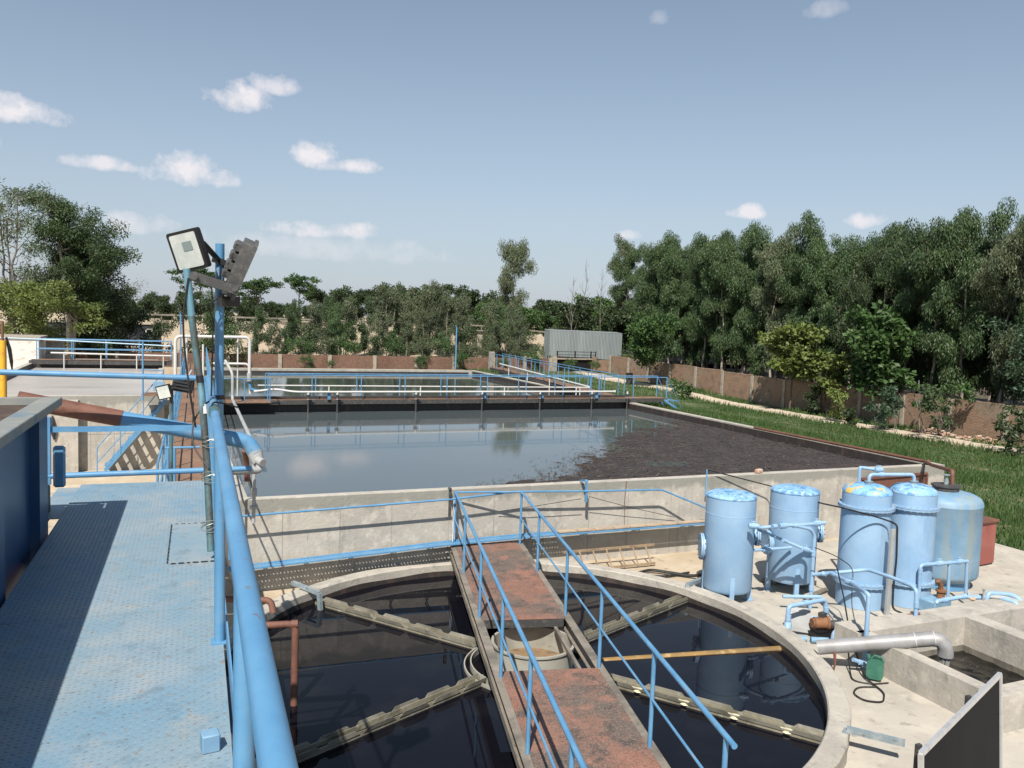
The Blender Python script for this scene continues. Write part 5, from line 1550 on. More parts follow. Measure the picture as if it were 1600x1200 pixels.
# clutter on the yard
mb = MB(); mb.tube([(13.92, 11.22, .80), (13.97, 11.2, .82), (14.04, 11.2, .74), (14.06, 11.2, .60)], .045, 10, True, [.03, .05, .05, .05]); mb.cyl((14.06, 11.2, .62), (14.06, 11.2, .46), .075, 12); mb.cyl((14.06, 11.2, .60), (14.06, 11.2, .64), .10, 12)
tag(recentre(mb.build('brown_elbow', RUST)), 'brown rusty elbow fitting standing on the small blue box', 'fitting')
mb = MB(); mb.box((13.95, 11.22, .27), (.55, .34, .40), .15, .02)
tag(recentre(mb.build('pump_box', BLUE_FLAT)), 'small pale blue box under the rusty elbow', 'box')
for p_, s_z in (((12.62, 10.75, .12), .16), ((13.55, 10.95, .12), .12), ((14.3, 10.7, .60), .1), ((14.95, 10.75, .62), .08)):
    mb = MB(); mb.box(p_, (s_z * 1.7, s_z * 1.1, s_z * .6), rnd.random(), .02)
    tag(recentre(mb.build('stone', STONE)), {.16: 'largest stone chunk on the yard before the tall tanks', .12: 'stone by the foot of the blue manifold', .1: 'stone lying on the pit wall under the spout pipe', .08: 'small reddish stone behind the hooked spout'}[s_z], 'stone')
mb = MB(); mb.box((12.25, 10.95, .20), (.42, .26, .015), .5); mb.box((12.0, 11.1, .16), (.4, .3, .012), -.3)
tag(recentre(mb.build('scrap_sheet', STEEL_OLD)), 'bent scrap sheet lying before the yellow-topped tank', 'sheet')
mb = MB(); mb.tube([(12.4, 12.9, .12), (13.0, 13.1, .13)], .05, 8); mb.box((12.9, 13.6, .12), (.5, .2, .1), .2); mb.box((12.3, 14.0, .10), (.3, .3, .08), .5)
tag(recentre(mb.build('timber_scraps', STEEL_OLD)), 'dark scraps lying between the second and third tanks', 'scrap')

# ------------------------------------------------------------------ pits, silver pipe
pit = thing('concrete_pit', 'pair of open concrete pits with thick walls and dark churning water', 'pit', (12.8, 9.2, 0))
PH = .60
mb = MB(); mb.box((10.86, 8.95, PH / 2 - .2), (.24, 2.30, PH + .4)); mb.build('wall', CONC, pit)
mb = MB(); mb.box((14.6, 10.27, PH / 2 - .2), (7.8, .52, PH + .4)); mb.build('wall', CONC, pit)
mb = MB(); mb.box((13.40, 8.95, PH / 2 - .2), (.34, 2.12, PH + .4)); mb.build('wall', CONC, pit)
mb = MB(); mb.box((14.6, 7.66, PH / 2 - .2), (7.8, .30, PH + .4)); mb.build('wall', CONC, pit)
for x0, x1 in ((10.985, 13.22), (13.58, 18.4)):
    mb = MB()
    mb.box(((x0 + x1) / 2, 10.005, .03), (x1 - x0, .012, .13)); mb.box((x0 + .004, 8.9, .03), (.012, 2.18, .13)); mb.box((x1 - .004, 8.9, .03), (.012, 2.18, .13)); mb.box(((x0 + x1) / 2, 7.815, .03), (x1 - x0, .012, .13))
    mb.build('wet_band', CONC_WET, pit)
mb = MB()
nx, ny = 60, 50
v = []
for j in range(ny + 1):
    for i in range(nx + 1):
        x = 10.98 + 2.24 * i / nx; y = 7.81 + 2.2 * j / ny
        dd = math.hypot(x - 11.75, y - 9.0)
        v.append((x, y, -.01 + .026 * math.exp(-dd * 1.5) * math.sin(dd * 22) + .006 * math.sin(x * 13 + 3 * math.sin(y * 7)) + .005 * math.sin(y * 19 + 2 * math.sin(x * 9))))
mb.add(v, [(j * (nx + 1) + i, j * (nx + 1) + i + 1, (j + 1) * (nx + 1) + i + 1, (j + 1) * (nx + 1) + i) for j in range(ny) for i in range(nx)])
tag(mb.build('water', WATER_PIT, smooth=180), 'churning black water with foam in the left-hand pit', kind='structure')
mb = MB(); mb.quad((13.57, 7.81, .02), (18.4, 7.81, .02), (18.4, 10.01, .02), (13.57, 10.01, .02))
tag(mb.build('water', WATER_BLACK, smooth=0), 'dark water in the right-hand pit', kind='structure')
svp = thing('silver_pipe', 'fat silver pipe from the clarifier rim pouring water into the pit', 'pipe', (10.8, 9.5, .5))
SP0, SP1 = Vector((9.96, 10.14, .40)), Vector((11.29, 9.03, .81))
dd = (SP1 - SP0).normalized()
el = [SP0, SP0 + (SP1 - SP0) * .55, SP1 - dd * .16]
el += [SP1 + dd * -.05, SP1 + dd * .06 + Vector((0, 0, -.035)), SP1 + dd * .14 + Vector((0, 0, -.12)), SP1 + dd * .165 + Vector((0, 0, -.24)), SP1 + dd * .165 + Vector((0, 0, -.30))]
mb = MB(); mb.tube(el, .118, 24); mb.build('pipe', SILVER, svp)
mb = MB(); mb.tube([SP1 - dd * .30, SP1 - dd * .29], .121, 24); mb.tube([SP1 - dd * .02, SP1 - dd * .01], .121, 24); mb.build('weld', WHITEP, svp)
wj = bpy.data.materials.new('falling_water'); wj.use_nodes = True
b_ = wj.node_tree.nodes['Principled BSDF']; b_.inputs['Base Color'].default_value = (.30, .30, .28, 1); b_.inputs['Roughness'].default_value = .2; b_.inputs['Alpha'].default_value = .75
mb = MB()
ce = SP1 + dd * .165
for k in range(9):
    a = k * .7
    q = ce + Vector((.06 * math.cos(a), .06 * math.sin(a), -.29))
    mb.tube([q, q + Vector((.012 * math.cos(a * 3), .012, -.18)), q + Vector((.02 * math.cos(a * 2), .015, -.56))], .024, 6, True, [.03, .022, .03])
tag(recentre(mb.build('water_jet', wj)), 'stream of water falling from the silver pipe end', 'water')
mb = MB(); mb.tube([(10.12, 10.02, .52), (10.10, 9.90, .38), (10.06, 9.84, .22), (10.05, 9.86, .08)], .022, 6, True, [.015, .03, .02, .012])
tag(recentre(mb.build('hanging_strap', RUST_PIPE)), 'rusty brown strap hanging over the silver pipe near the rim', 'strap')
cable('yard_cable', [(11.75, 11.6, 1.15), (11.55, 11.2, .75), (11.2, 10.7, .4), (10.7, 10.05, .28), (10.35, 9.5, .11), (10.25, 9.0, .09), (9.95, 8.75, .09), (9.72, 8.9, .09), (9.75, 9.15, .09), (10.0, 9.3, .09), (10.3, 9.2, .09)], .014, 'long black cable falling past the pump and coiled on the paving')
cable('yard_cable', [(10.45, 9.95, .32), (10.30, 9.75, .1), (10.1, 9.5, .09), (10.3, 9.3, .09), (10.6, 9.25, .09)], .012, 'shorter black cable lying beside the green can')
cable('tank_cable', [(11.56, 12.0, 1.45), (11.9, 11.8, 1.32), (11.95, 11.4, 1.2), (11.75, 11.2, .6), (11.65, 11.0, .35)], .010, 'thin black cable draped over the low manifold')
can = thing('jerry_can', 'green plastic jerry can standing against the pit wall', 'can', (10.52, 9.45, PADZ))
T = frame_mat((10.50, 9.44, .26), (-.75, -.66, 0))
mb = MB(); rplate(mb, T, .25, .30, -.09, .09, .07, 1.0, 5); mb.build('body', GREENP, can)
mb = MB(); mb.tube([T(-.06, .15, 0), T(-.02, .21, 0), T(.08, .20, 0), T(.12, .12, 0)], .018, 8); mb.build('handle', GREENP, can)
mb = MB(); mb.cyl(T(-.10, .15, 0), T(-.11, .21, 0), .03, 10); mb.build('cap', GREENP, can)
pipe('drain_pipe', [[(10.35, 9.75, .30), (10.55, 9.72, .22), (10.66, 9.70, .2)]], .035, 'short blue drain stub beside the green can', joints=(((10.5, 9.72, .24), (1, 0, -.4)),))

# dark framed panel at the lower right
pn = thing('framed_panel', 'black panel in a silver frame tilted up beside the clarifier', 'panel', (8.3, 6.2, PADZ))
a_, b_ = Vector((6.95, 5.62, 1.45)), Vector((9.55, 6.70, 1.45))
dpn = (b_ - a_).normalized(); npn = Vector((dpn.y, -dpn.x, 0))
lean = Vector((npn.x * .10, npn.y * .10, -1.35))
T4 = [a_ + lean, b_ + lean, b_, a_]
nrm = (T4[1] - T4[0]).cross(T4[3] - T4[0]).normalized()
mb = MB(); th = nrm * -.03; mb.add(T4 + [p + th for p in T4], [(0, 1, 2, 3), (7, 6, 5, 4), (0, 4, 5, 1), (1, 5, 6, 2), (2, 6, 7, 3), (3, 7, 4, 0)]); mb.build('face', PANELM, pn, smooth=0)
mb = MB()
for p, q in ((T4[0], T4[1]), (T4[1], T4[2]), (T4[2], T4[3]), (T4[3], T4[0])):
    mb.beam(p, q, .05, .045, nrm)
mb.build('frame', ALU, pn, smooth=0)
for t in (.04, .62):
    q = a_ + (b_ - a_) * t - nrm * .06
    mb = MB(); mb.beam(Vector((q.x, q.y, PADZ)), q + Vector((0, 0, .04)), .06, .04); mb.build('post', BLACKISH, pn)
# red box beyond the tanks
rb = thing('red_cabinet', 'faded red metal cabinet behind the widest tank', 'cabinet', (18.25, 13.85, PADZ))
mb = MB(); mb.box((18.25, 13.85, .62), (.85, .75, 1.02), .1, .01); mb.build('body', REDBOX, rb)
mb = MB(); mb.box((18.25, 13.85, 1.16), (.95, .85, .06), .1, .01); mb.build('lid', RUST_PIPE, rb)
mb = MB(); mb.box((18.25, 13.85, .09), (.80, .70, .05), .1); mb.build('plinth', BLACK, rb)
mb = MB(); mb.box((18.0, 13.42, 1.0), (.03, .03, .12), .1); mb.build('latch', BLACK, rb)

# ------------------------------------------------------------------ boundary walls
FY = 74.0
FZ = .70
bw = thing('boundary_wall', 'low red brick boundary wall with concrete posts beyond the far basin', 'wall', (16, FY, FZ))
XS = [-11.4, -7.6, -3.3, 1.0, 5.2, 9.5, 13.81, 17.87, 21.8, 25.5, 29.5, 32.8, 35.6]
for a_, b_ in zip(XS[:-1], XS[1:]):
    mb = MB(); mb.box(((a_ + b_) / 2, FY + .1, FZ + .5), (b_ - a_ - .3, .24, 1.25))
    x = a_ + .2
    while x < b_ - .3:
        w_ = .22 + .2 * rnd.random()
        mb.box((x + w_ / 2, FY + .1, FZ + 1.14 + .03 * rnd.random()), (w_ - .02, .22, .06 + .06 * rnd.random()))
        x += w_
    mb.build('brick_panel', BRICK_FAR, bw)
for x in XS:
    mb = MB(); mb.box((x, FY, FZ + .55), (.32, .32, 1.35)); mb.build('post', POSTC, bw)
mb = MB(); mb.box((42.2, FY + .1, FZ + .5), (2.9, .24, 1.3)); mb.build('brick_panel', BRICK_SIDE, bw)
gtw = thing('gateway', 'black barred gate between brick pillars under a concrete lintel', 'gate', (38.2, FY, FZ))
for x in (36.0, 40.5):
    mb = MB(); mb.box((x, FY, FZ + .65), (.5, .5, 1.6)); mb.build('pillar', POSTC if x < 38 else BRICK_SIDE, gtw)
mb = MB(); mb.box((38.25, FY - .05, FZ + 1.22), (4.0, .35, .11)); mb.build('lintel', POSTC, gtw)
for z_ in (1.36, 1.62, 1.92):
    mb = MB(); mb.beam((36.3, FY - .1, FZ + z_), (40.7, FY - .1, FZ + z_), .05, .05); mb.build('grille_bar', BLACK, gtw)
for x in (36.3, 38.3, 40.1, 40.65):
    mb = MB(); mb.beam((x, FY - .12, FZ + 1.28), (x, FY - .12, FZ + 2.0), .09, .07); mb.build('grille_post', BLACK, gtw)
for x0 in (36.3, 38.25):
    mb = MB()
    for k in range(9):
        mb.box((x0 + .11 + k * .222, FY, FZ + .55), (.05, .04, 1.15))
    mb.box((x0 + 1.0, FY + .03, FZ + .55), (1.9, .02, 1.15))
    mb.build('gate_leaf', BLACK, gtw)
SCRUB = mat('scrubby_ground', (.085, .090, .040), [((.15, .125, .075), .5, .46, .66, 7, V1), ((.05, .065, .025), 1.2, .5, .66, 6, V1, .8)], rough=.95)
tag(sheet('scrub_ground', [x for x in gx if -61 < x < 101], [72, 80, 90, 96], SCRUB, .02, mask=lambda x, y: y > 72 or x < 20 and y > 72), 'scrubby ground beyond the far boundary wall')
sw = thing('side_wall', 'long orange brick wall with pale render patches beside the dirt path', 'wall', (41.1, 42, 0))
YS = [16.5, 19.5, 23, 26.3, 29.6, 33, 36.2, 39.5, 43, 46.5, 50, 53.6, 57.2, 61, 64.5, 68, 71.5]
for i, (a_, b_) in enumerate(zip(YS[:-1], YS[1:])):
    g_ = float(gz(41.0, (a_ + b_) / 2))
    mb = MB(); mb.box((41.12, (a_ + b_) / 2, .95 + g_ * .6), (.23, b_ - a_ - .25, 2.1))
    y = a_ + .2
    while y < b_ - .3:
        w_ = .25 + .2 * rnd.random()
        mb.box((41.12, y + w_ / 2, 2.02 + g_ * .6 + .02 * rnd.random()), (.24, w_ - .02, .06 + .04 * rnd.random()))
        y += w_
    mb.build('brick_panel', BRICK_SIDE, sw)
for y in YS:
    g_ = float(gz(41.0, y)); mb = MB(); mb.box((41.08, y, .98 + g_ * .6), (.30, .26, 2.1)); mb.build('post', POSTC, sw)
# heap of broken bricks at the wall
for (cx, cy, n_) in ((40.2, 33.2, 90), (40.3, 30.3, 60)):
    mb = MB()
    for k in range(n_):
        rr = min(1.1, abs(rnd.gauss(0, .6))); an = rnd.random() * 6.28
        x, y = cx + rr * .55 * math.cos(an), cy + rr * 1.6 * math.sin(an)
        mb.box((x, y, max(.04, .34 - rr * .35) * rnd.random() + .05), (.22, .11, .08), rnd.random() * 3, .01)
    tag(recentre(mb.build('rubble_heap', STONE)), 'heap of broken bricks at the foot of the side wall' if n_ == 90 else 'smaller brick heap further right along the side wall', 'rubble', kind='stuff')
mb = MB(); mb.cyl((40.4, 36.6, 0), (40.4, 36.6, 3.7), .045, 8)
tag(recentre(mb.build('thin_post', RUST_PIPE)), 'thin rusty post standing before the side wall', 'post')
mb = MB(); mb.box((37.3, 61.6, .85), (.45, .35, 1.0)); mb.box((37.3, 61.6, 1.37), (.5, .4, .04))
tag(recentre(mb.build('meter_cabinet', BLACKISH)), 'dark low cabinet in the corner beside the fresh green tree', 'cabinet')

# corrugated shed behind the gate
shd = thing('metal_shed', 'grey corrugated metal shed behind the black gate', 'shed', (45.5, 88, .7))
mb = MB()
n_ = 150
x0, x1, yf = 40.2, 49.6, 84.0
v, f = [], []
for i in range(n_ + 1):
    x = x0 + (x1 - x0) * i / n_
    y = yf - .03 * math.cos(i * math.pi / 1.5)
    v += [(x, y, 1.75 - .45 * i / n_), (x, y, 4.60 - .12 * i / n_)]
for i in range(n_):
    f.append((2 * i, 2 * i + 2, 2 * i + 3, 2 * i + 1))
mb.add(v, f); mb.build('corrugated_front', CORR, shd)
mb = MB(); mb.add([(x0, yf, 4.62), (x1, yf, 4.50), (x1, yf + 1.4, 4.6), (x0, yf + 1.4, 4.7), (x0, yf, 4.56), (x1, yf, 4.44), (x1, yf + 1.4, 4.54), (x0, yf + 1.4, 4.64)], [(0, 1, 2, 3), (7, 6, 5, 4), (0, 4, 5, 1), (1, 5, 6, 2), (2, 6, 7, 3), (3, 7, 4, 0)]); mb.build('roof', CORR, shd)
mb = MB(); mb.box(((x0 + x1) / 2, yf + .2, 1.1), (x1 - x0, .2, 1.3)); mb.build('brick_base', BRICK_FAR, shd)
mb = MB(); mb.box((x0 + .05, yf + .7, 2.6), (.1, 1.3, 3.9)); mb.build('side_sheet', CORR, shd)
mb = MB(); mb.box((x1 - .05, yf + .7, 2.5), (.1, 1.3, 3.8)); mb.build('side_sheet', CORR, shd)
# whitewashed hut at the left edge
hut = thing('whitewashed_hut', 'small hut with peeling whitewashed brick and a rusty roof sheet', 'hut', (-7.2, 51, 2))
mb = MB(); mb.box((-7.3, 51.6, 2.7), (2.6, 3, 2.1)); mb.build('wall', WHITEWASH, hut)
mb = MB(); mb.box((-7.3, 51.6, 3.78), (2.8, 3.2, .08)); mb.build('roof', POSTC, hut)
mb = MB(); mb.box((-5.45, 51.2, 3.62), (1.0, 1.6, .04)); mb.build('roof_sheet', RUST, hut)
mb = MB(); mb.box((-5.42, 52.0, 2.6), (.9, .1, 1.9)); mb.box((-5.75, 51.9, 2.5), (.3, .12, .7)); mb.build('side_screen', CONC_STAIN, hut)
# dark painted wall with white script, under the big trees at the left
pw = thing('painted_wall', 'dark wall with white painted script under the big trees', 'wall', (-4, 92, 1.8))
mb = MB(); mb.box((-5.5, 92, 2.7), (11, .3, 2.2)); mb.build('wall', mat('dark_wall_paint', (.020, .020, .028), [((.05, .045, .05), 1.2, .5, .7, 5, V1)], rough=.9), pw)
mb = MB(); mb.box((-5.5, 92, 3.86), (11.2, .5, .1)); mb.build('coping', POSTC, pw)
WHT = mat('white_wall_paint', (.62, .58, .58), rough=.8)
mb = MB()
wx, wz, wy = -1.6, 3.0, 91.80
st_ = [((wx, wz + .33), (wx + 1.05, wz + .36)), ((wx + .16, wz + .33), (wx + .16, wz - .02)), ((wx + .95, wz + .36), (wx + 1.15, wz + .75)), ((wx + 1.15, wz + .75), (wx + 1.0, wz + .82))]
for p, q in st_:
    mb.beam((p[0], wy, p[1]), (q[0], wy, q[1]), .09, .01, (0, 1, 0))
arc = [(wx + .78 + .36 * math.cos(t), wy, wz - .02 + .30 * math.sin(t)) for t in np.linspace(2.5, 7.0, 14)]
mb.tube(arc, .05, 6)
mb.tube([(wx + .65, wy, wz + .12), (wx + .80, wy, wz + .28), (wx + .95, wy, wz + .10)], .04, 6)
mb.build('white_script', WHT, pw)
mb = MB()
rr_ = random.Random(8)
for k in range(26):
    x, z_ = rr_.uniform(-8.6, -4.2), rr_.choice([2.2, 2.5, 2.8, 3.1, 3.3])
    mb.beam((x, wy, z_), (x + rr_.uniform(.12, .4), wy, z_ + rr_.uniform(-.12, .12)), .05, .01, (0, 1, 0))
mb.build('faded_script', WHT, pw)

# road guard rail and pale walls on the embankment
grl = thing('guard_rail', 'grey crash barrier along the top of the road embankment', 'guard rail', (5, 118, 5))
mb = MB()
pts_ = [(x, 118.5 - .07 * x, float(gz(x, 118.5 - .07 * x)) + .75) for x in np.arange(-40, 60, 4.0)]
for a_, b_ in zip(pts_[:-1], pts_[1:]):
    mb.beam(a_, b_, .06, .22)
mb.build('rail', STEEL_OLD, grl)
for p in pts_:
    mb = MB(); mb.cyl((p[0], p[1] + .1, p[2] - .9), (p[0], p[1] + .1, p[2] + .1), .07, 6); mb.build('post', STEEL_OLD, grl)
for (x0, x1, y, z0, z1, lab) in ((14, 21, 104, 1.5, 4.4, 'pale plastered wall glimpsed through the slender trees'), (27, 31, 100, 1.6, 3.6, 'pale low building glimpsed between the bushes'), (38, 41, 98, 1.6, 4.0, 'cream building glimpsed left of the shed')):
    b_t = thing('pale_building', lab, 'building', ((x0 + x1) / 2, y + 2, z0))
    mb = MB(); mb.box(((x0 + x1) / 2, y + 2, (z0 + z1) / 2), (x1 - x0, 4, z1 - z0)); mb.build('wall', mat('pale_plaster', (.55, .48, .38), [((.45, .38, .29), .8, .45, .65, 6, V1)], rough=.9), b_t)
    mb = MB(); mb.box(((x0 + x1) / 2, y + 1.9, z1 + .06), (x1 - x0 + .4, 4.4, .12)); mb.build('roof', POSTC, b_t)
for (x, y, h, lab) in ((1.15, 57.6, 3.4, 'slim blue pole standing behind the left end of the far basin'), (20.1, 57.9, 3.1, 'slim blue pole standing before the boundary wall')):
    mb = MB(); mb.cyl((x, y, 1.8), (x, y, 1.8 + h), .05, 8); mb.cyl((x, y, 1.8 + h), (x - .08, y, 1.95 + h), .03, 6)
    tag(recentre(mb.build('lamp_pole', BLUE)), lab, 'pole')

# ------------------------------------------------------------------ trees
def leaf_cloud(clumps, rng, n_per, size, droop, flat=0.0):
    """clumps: (centre, radius xyz). Returns quads (4 verts each) of leaf-sized faces"""
    out = []
    for c, r, k in clumps:
        n = max(6, int(n_per * k))
        d = rng.normal(size=(n, 3)); d /= np.linalg.norm(d, axis=1)[:, None]
        rad = rng.random(n) ** .45
        p = np.array(c) + d * rad[:, None] * np.array(r)
        L = size[0] * rng.uniform(.6, 1.4, n); W = size[1] * rng.uniform(.7, 1.3, n)
        # leaf axis: mix of random and hanging down
        ax = rng.normal(size=(n, 3)); ax /= np.linalg.norm(ax, axis=1)[:, None]
        ax = ax * (1 - droop) + np.array([0, 0, -1.0]) * droop
        ax += d * .35 * (1 - droop)
        if flat:
            ax[:, 2] *= (1 - flat)
        ax /= np.linalg.norm(ax, axis=1)[:, None]
        s = np.cross(ax, rng.normal(size=(n, 3)))
        if flat:
            s[:, 2] *= (1 - flat)
        s /= np.linalg.norm(s, axis=1)[:, None] + 1e-9
        a = p - s * (W * .15)[:, None]; 
        q = np.stack([p, p + ax * (L * .5)[:, None] + s * (W * .5)[:, None], p + ax * L[:, None], p + ax * (L * .5)[:, None] - s * (W * .5)[:, None]], 1)
        out.append(q.reshape(-1, 3))
    return np.concatenate(out, 0)


def limb(m_, p, q, r0, r1, wob, rng, n=6, seg=5):
    P = []
    p = np.array(p, float); q = np.array(q, float)
    for i in range(seg + 1):
        t = i / seg
        w = rng.normal(size=3) * wob * math.sin(math.pi * t)
        P.append(p * (1 - t) + q * t + w)
    m_.tube(P, r0, n, True, [r0 + (r1 - r0) * i / seg for i in range(seg + 1)])
    return P


def make_tree(kind, seed, H=13.0, spread=1.8, crown0=.28, n_clump=46, n_per=240, leaf=(.30, .085), droop=.55, leafmat_=None, trunkmat=None, r0=.13, limbs=9, clump=(.75, .75, .95), stems=1, lean=.3, top_narrow=.45, flat=0., name='tree'):
    rng = np.random.default_rng(seed)
    m_ = MB()
    clumps = []
    for s in range(stems):
        base = np.array([rng.normal() * .25 * (stems > 1), rng.normal() * .25 * (stems > 1), -.3])
        top = np.array([rng.normal() * lean + base[0] * 3, rng.normal() * lean + base[1] * 3, H * (.96 if s == 0 else rng.uniform(.75, .95))])
        P = limb(m_, base, top, r0, r0 * .14, .12 * H / 13, rng, 7, 9)
        P = np.array(P)

        def at(t):
            i = min(int(t * 9), 8); f_ = t * 9 - i
            return P[i] * (1 - f_) + P[i + 1] * f_
        for k in range(limbs):
            t = crown0 + (1 - crown0) * (k + rng.random() * .8) / limbs
            t = min(t, .97)
            a = rng.random() * 2 * math.pi
            prof = math.sin(math.pi * min(1, .22 + .78 * (1 - (t - crown0) / (1 - crown0)))) if kind != 'round' else math.sqrt(max(.05, 1 - ((t - crown0) / (1 - crown0) * 2 - 1.0) ** 2))
            ln = spread * (top_narrow + (1 - top_narrow) * prof) * rng.uniform(.65, 1.15)
            b = at(t)
            e = b + np.array([math.cos(a) * ln, math.sin(a) * ln, ln * rng.uniform(.25, .9)])
            e[2] = min(e[2], H * 1.0)
            Q = limb(m_, b, e, r0 * (.42 - .25 * t), r0 * .06, .08, rng, 5, 4)
            nc = max(1, int(n_clump / limbs / stems))
            for c in range(nc):
                u_ = rng.uniform(.35, 1.08)
                i = min(int(u_ * 4), 3)
                ctr = np.array(Q[i]) * (1 - (u_ * 4 - i)) + np.array(Q[i + 1]) * (u_ * 4 - i) + rng.normal(size=3) * np.array([.38, .38, .30]) * spread * .42
                sc = rng.uniform(.55, 1.2)
                clumps.append((ctr, (clump[0] * sc, clump[1] * sc, clump[2] * sc), sc ** 2))
        for c in range(max(2, int(n_clump * .10))):
            ctr = at(rng.uniform(.86, 1.0)) + rng.normal(size=3) * .25
            clumps.append((ctr, (clump[0] * .7, clump[1] * .7, clump[2] * .9), .6))
    root = bpy.data.objects.new(name, None)
    root.empty_display_size = .3
    COL.objects.link(root)
    m_.build('trunk', trunkmat, root)
    v = leaf_cloud(clumps, rng, n_per, leaf, droop, flat)
    cr_ = link('crown', np_mesh('crown', v, 4, leafmat_), root)
    return root


def place(proto, used, x, y, z, s, rz, label, cat, group=None, sz=None, name=None):
    if not used[0]:
        o = proto; used[0] = True
    else:
        o = copy_tree(proto)
    o.location = (x, y, z); o.rotation_euler = (0, 0, rz); o.scale = (s, s, sz or s)
    return tag(o, label, cat, group)


class Kind:
    def __init__(self, *protos):
        self.p = [(q, [False]) for q in protos]; self.i = 0

    def put(self, x, y, s, label, cat, group=None, sz=None, z=None, k=None, rz=None):
        i = self.i if k is None else k
        q, u = self.p[i % len(self.p)]; self.i += 1
        return place(q, u, x, y, float(gz(x, y)) - .05 if z is None else z, s, rnd.random() * 6.28 if rz is None else rz, label, cat, group, sz)


euc = Kind(*[make_tree('spire', 100 + i, H=13.2, spread=1.95, crown0=.25, n_clump=84, n_per=400, leaf=(.22, .056), droop=.62, leafmat_=(LEAF_EUC, LEAF_EUC, LEAF_EUC2, LEAF_EUC, LEAF_DARK)[i % 5], trunkmat=TRUNK, r0=.12, limbs=16, clump=(.56, .56, .85), name='eucalyptus_tree') for i in range(6)])
G_E = 'eucalyptus trees in the plantation behind the side wall'
L_E = 'tall slender eucalyptus with a pale trunk in the dense plantation behind the side brick wall'
cnt = 0
for row, X0 in enumerate((43.4, 45.6, 48.0, 51.0, 54.4, 58.5, 63.0)):
    y = 21.5 + row * .7
    while y < 92:
        st_y = 1.75 + .5 * rnd.random() + row * .30
        if (X0 - .7) / y < .625:
            break
        hs = (.72 if y < 40 else .74) + .27 * rnd.random()
        euc.put(X0 + rnd.uniform(-.7, .7), y, hs, L_E, 'tree', G_E, sz=hs * rnd.uniform(.92, 1.06), k=rnd.randrange(6))
        y += st_y; cnt += 1
# taller, clearer trees at the left end of the plantation
euc.put(62.0, 104, 1.12, 'tall open eucalyptus with long bare pale trunk beside the shed corner', 'tree', k=0)
euc.put(64.5, 110, 1.22, 'eucalyptus rising behind the leafy tree at the right corner of the shed', 'tree', k=2)
lone = make_tree('spire', 537, H=13.2, spread=2.2, crown0=.12, n_clump=150, n_per=170, leaf=(.32, .08), droop=.6, leafmat_=LEAF_EUC2, trunkmat=TRUNK, r0=.14, limbs=30, clump=(.75, .75, 1.1), lean=.12, name='eucalyptus_tree')
lone.location = (47.6, 112, float(gz(47.6, 112)) - .1); tag(lone, 'lone tall eucalyptus standing just left of the metal shed', 'tree')
for k_ in range(26):
    yy_ = rnd.uniform(84, 128)
    euc.put((.635 + .11 * rnd.random()) * yy_ + rnd.uniform(-1, 1), yy_, rnd.uniform(.95, 1.2), L_E, 'tree', G_E, k=rnd.randrange(6))
# slim eucalyptus and bushes in front of the embankment
slim = Kind(*[make_tree('spire', 200 + i, H=7.6, spread=1.15, crown0=.14, n_clump=46, n_per=230, leaf=(.22, .06), droop=.6, leafmat_=(LEAF_EUC2, LEAF_EUC, LEAF_EUC2)[i], trunkmat=TRUNK, r0=.06, limbs=12, clump=(.42, .42, .75), name='young_eucalyptus') for i in range(3)])
bush = Kind(*[make_tree('round', 300 + i, H=3.4, spread=1.6, crown0=.08, n_clump=34, n_per=150, leaf=(.22, .08), droop=.25, leafmat_=(LEAF_EUC2, LEAF_DARK, LEAF_GREEN)[i], trunkmat=TRUNK_GR, r0=.05, limbs=9, clump=(.55, .55, .45), stems=2, name='bush') for i in range(3)])
G_S = 'young eucalyptus trees beyond the far boundary wall'
L_S = 'young drooping eucalyptus in the thicket beyond the far red brick wall'
for x, y, s in ((8.6, 63, .62), (10.8, 66, .72), (12.4, 62.5, .66), (14.0, 68, .78), (15.4, 63, .62), (16.9, 66, .95), (18.2, 69, 1.0), (19.6, 65, .92), (21.2, 68, 1.02), (22.3, 63.5, .62), (24.0, 67, .86), (25.6, 64, .78), (26.9, 69, .84), (28.4, 66, .66), (29.9, 70, .80), (6.8, 66, .60), (9.8, 70, .7), (11.6, 68, .66), (12.8, 65, .6), (16.0, 70, .8), (19.0, 62.5, .66), (20.3, 71, .95), (22.9, 69, .92), (25.0, 70, .86), (26.2, 66.5, .8), (27.6, 63.5, .62), (13.2, 72, .74), (23.4, 72, .84), (30.8, 64, .5), (17.6, 62.5, .6)):
    slim.put(x * 1.40, y * 1.40, s * 1.14, L_S, 'tree', G_S, k=rnd.randrange(3))
L_B = 'grey-green bush in the thicket beyond the far red brick wall'
for x, y, s in ((9.6, 61, .66), (11.4, 62, .72), (13.0, 60.8, .6), (14.8, 61.6, .72), (16.4, 61, .62), (18.8, 61.4, .66), (20.6, 62, .74), (22.6, 61, .60), (24.6, 61.6, .66), (26.4, 62, .7), (28.0, 63.5, .72), (7.4, 62, .66), (29.6, 61.5, .66), (12.1, 64.5, .9), (17.3, 64.2, .8), (21.7, 66, .9), (27.4, 66.2, .9), (8.4, 65, .95), (10.2, 64, .95), (23.4, 64.4, 1.0), (29.0, 68, 1.1), (13.6, 67.5, 1.1), (6.4, 69, 1.1)):
    bush.put(x * 1.40, y * 1.40, s * 1.12, L_B, 'bush', 'bushes beyond the far boundary wall', k=rnd.choice([0, 0, 1, 2]))
bush.put(2.6, 78, 1.35, 'rounded dark bush before the embankment left of the lamp posts', 'bush', k=1)
bush.put(5.4, 72, 1.1, 'mid green bush directly behind the lamp posts', 'bush', k=2)
slim.put(4.6, 76, .85, 'young eucalyptus rising just left of the tall blue lamp post', 'tree', k=1)
bush.put(-.6, 86, .9, 'small dark conical bush in front of the painted wall', 'bush', k=1, sz=1.1)
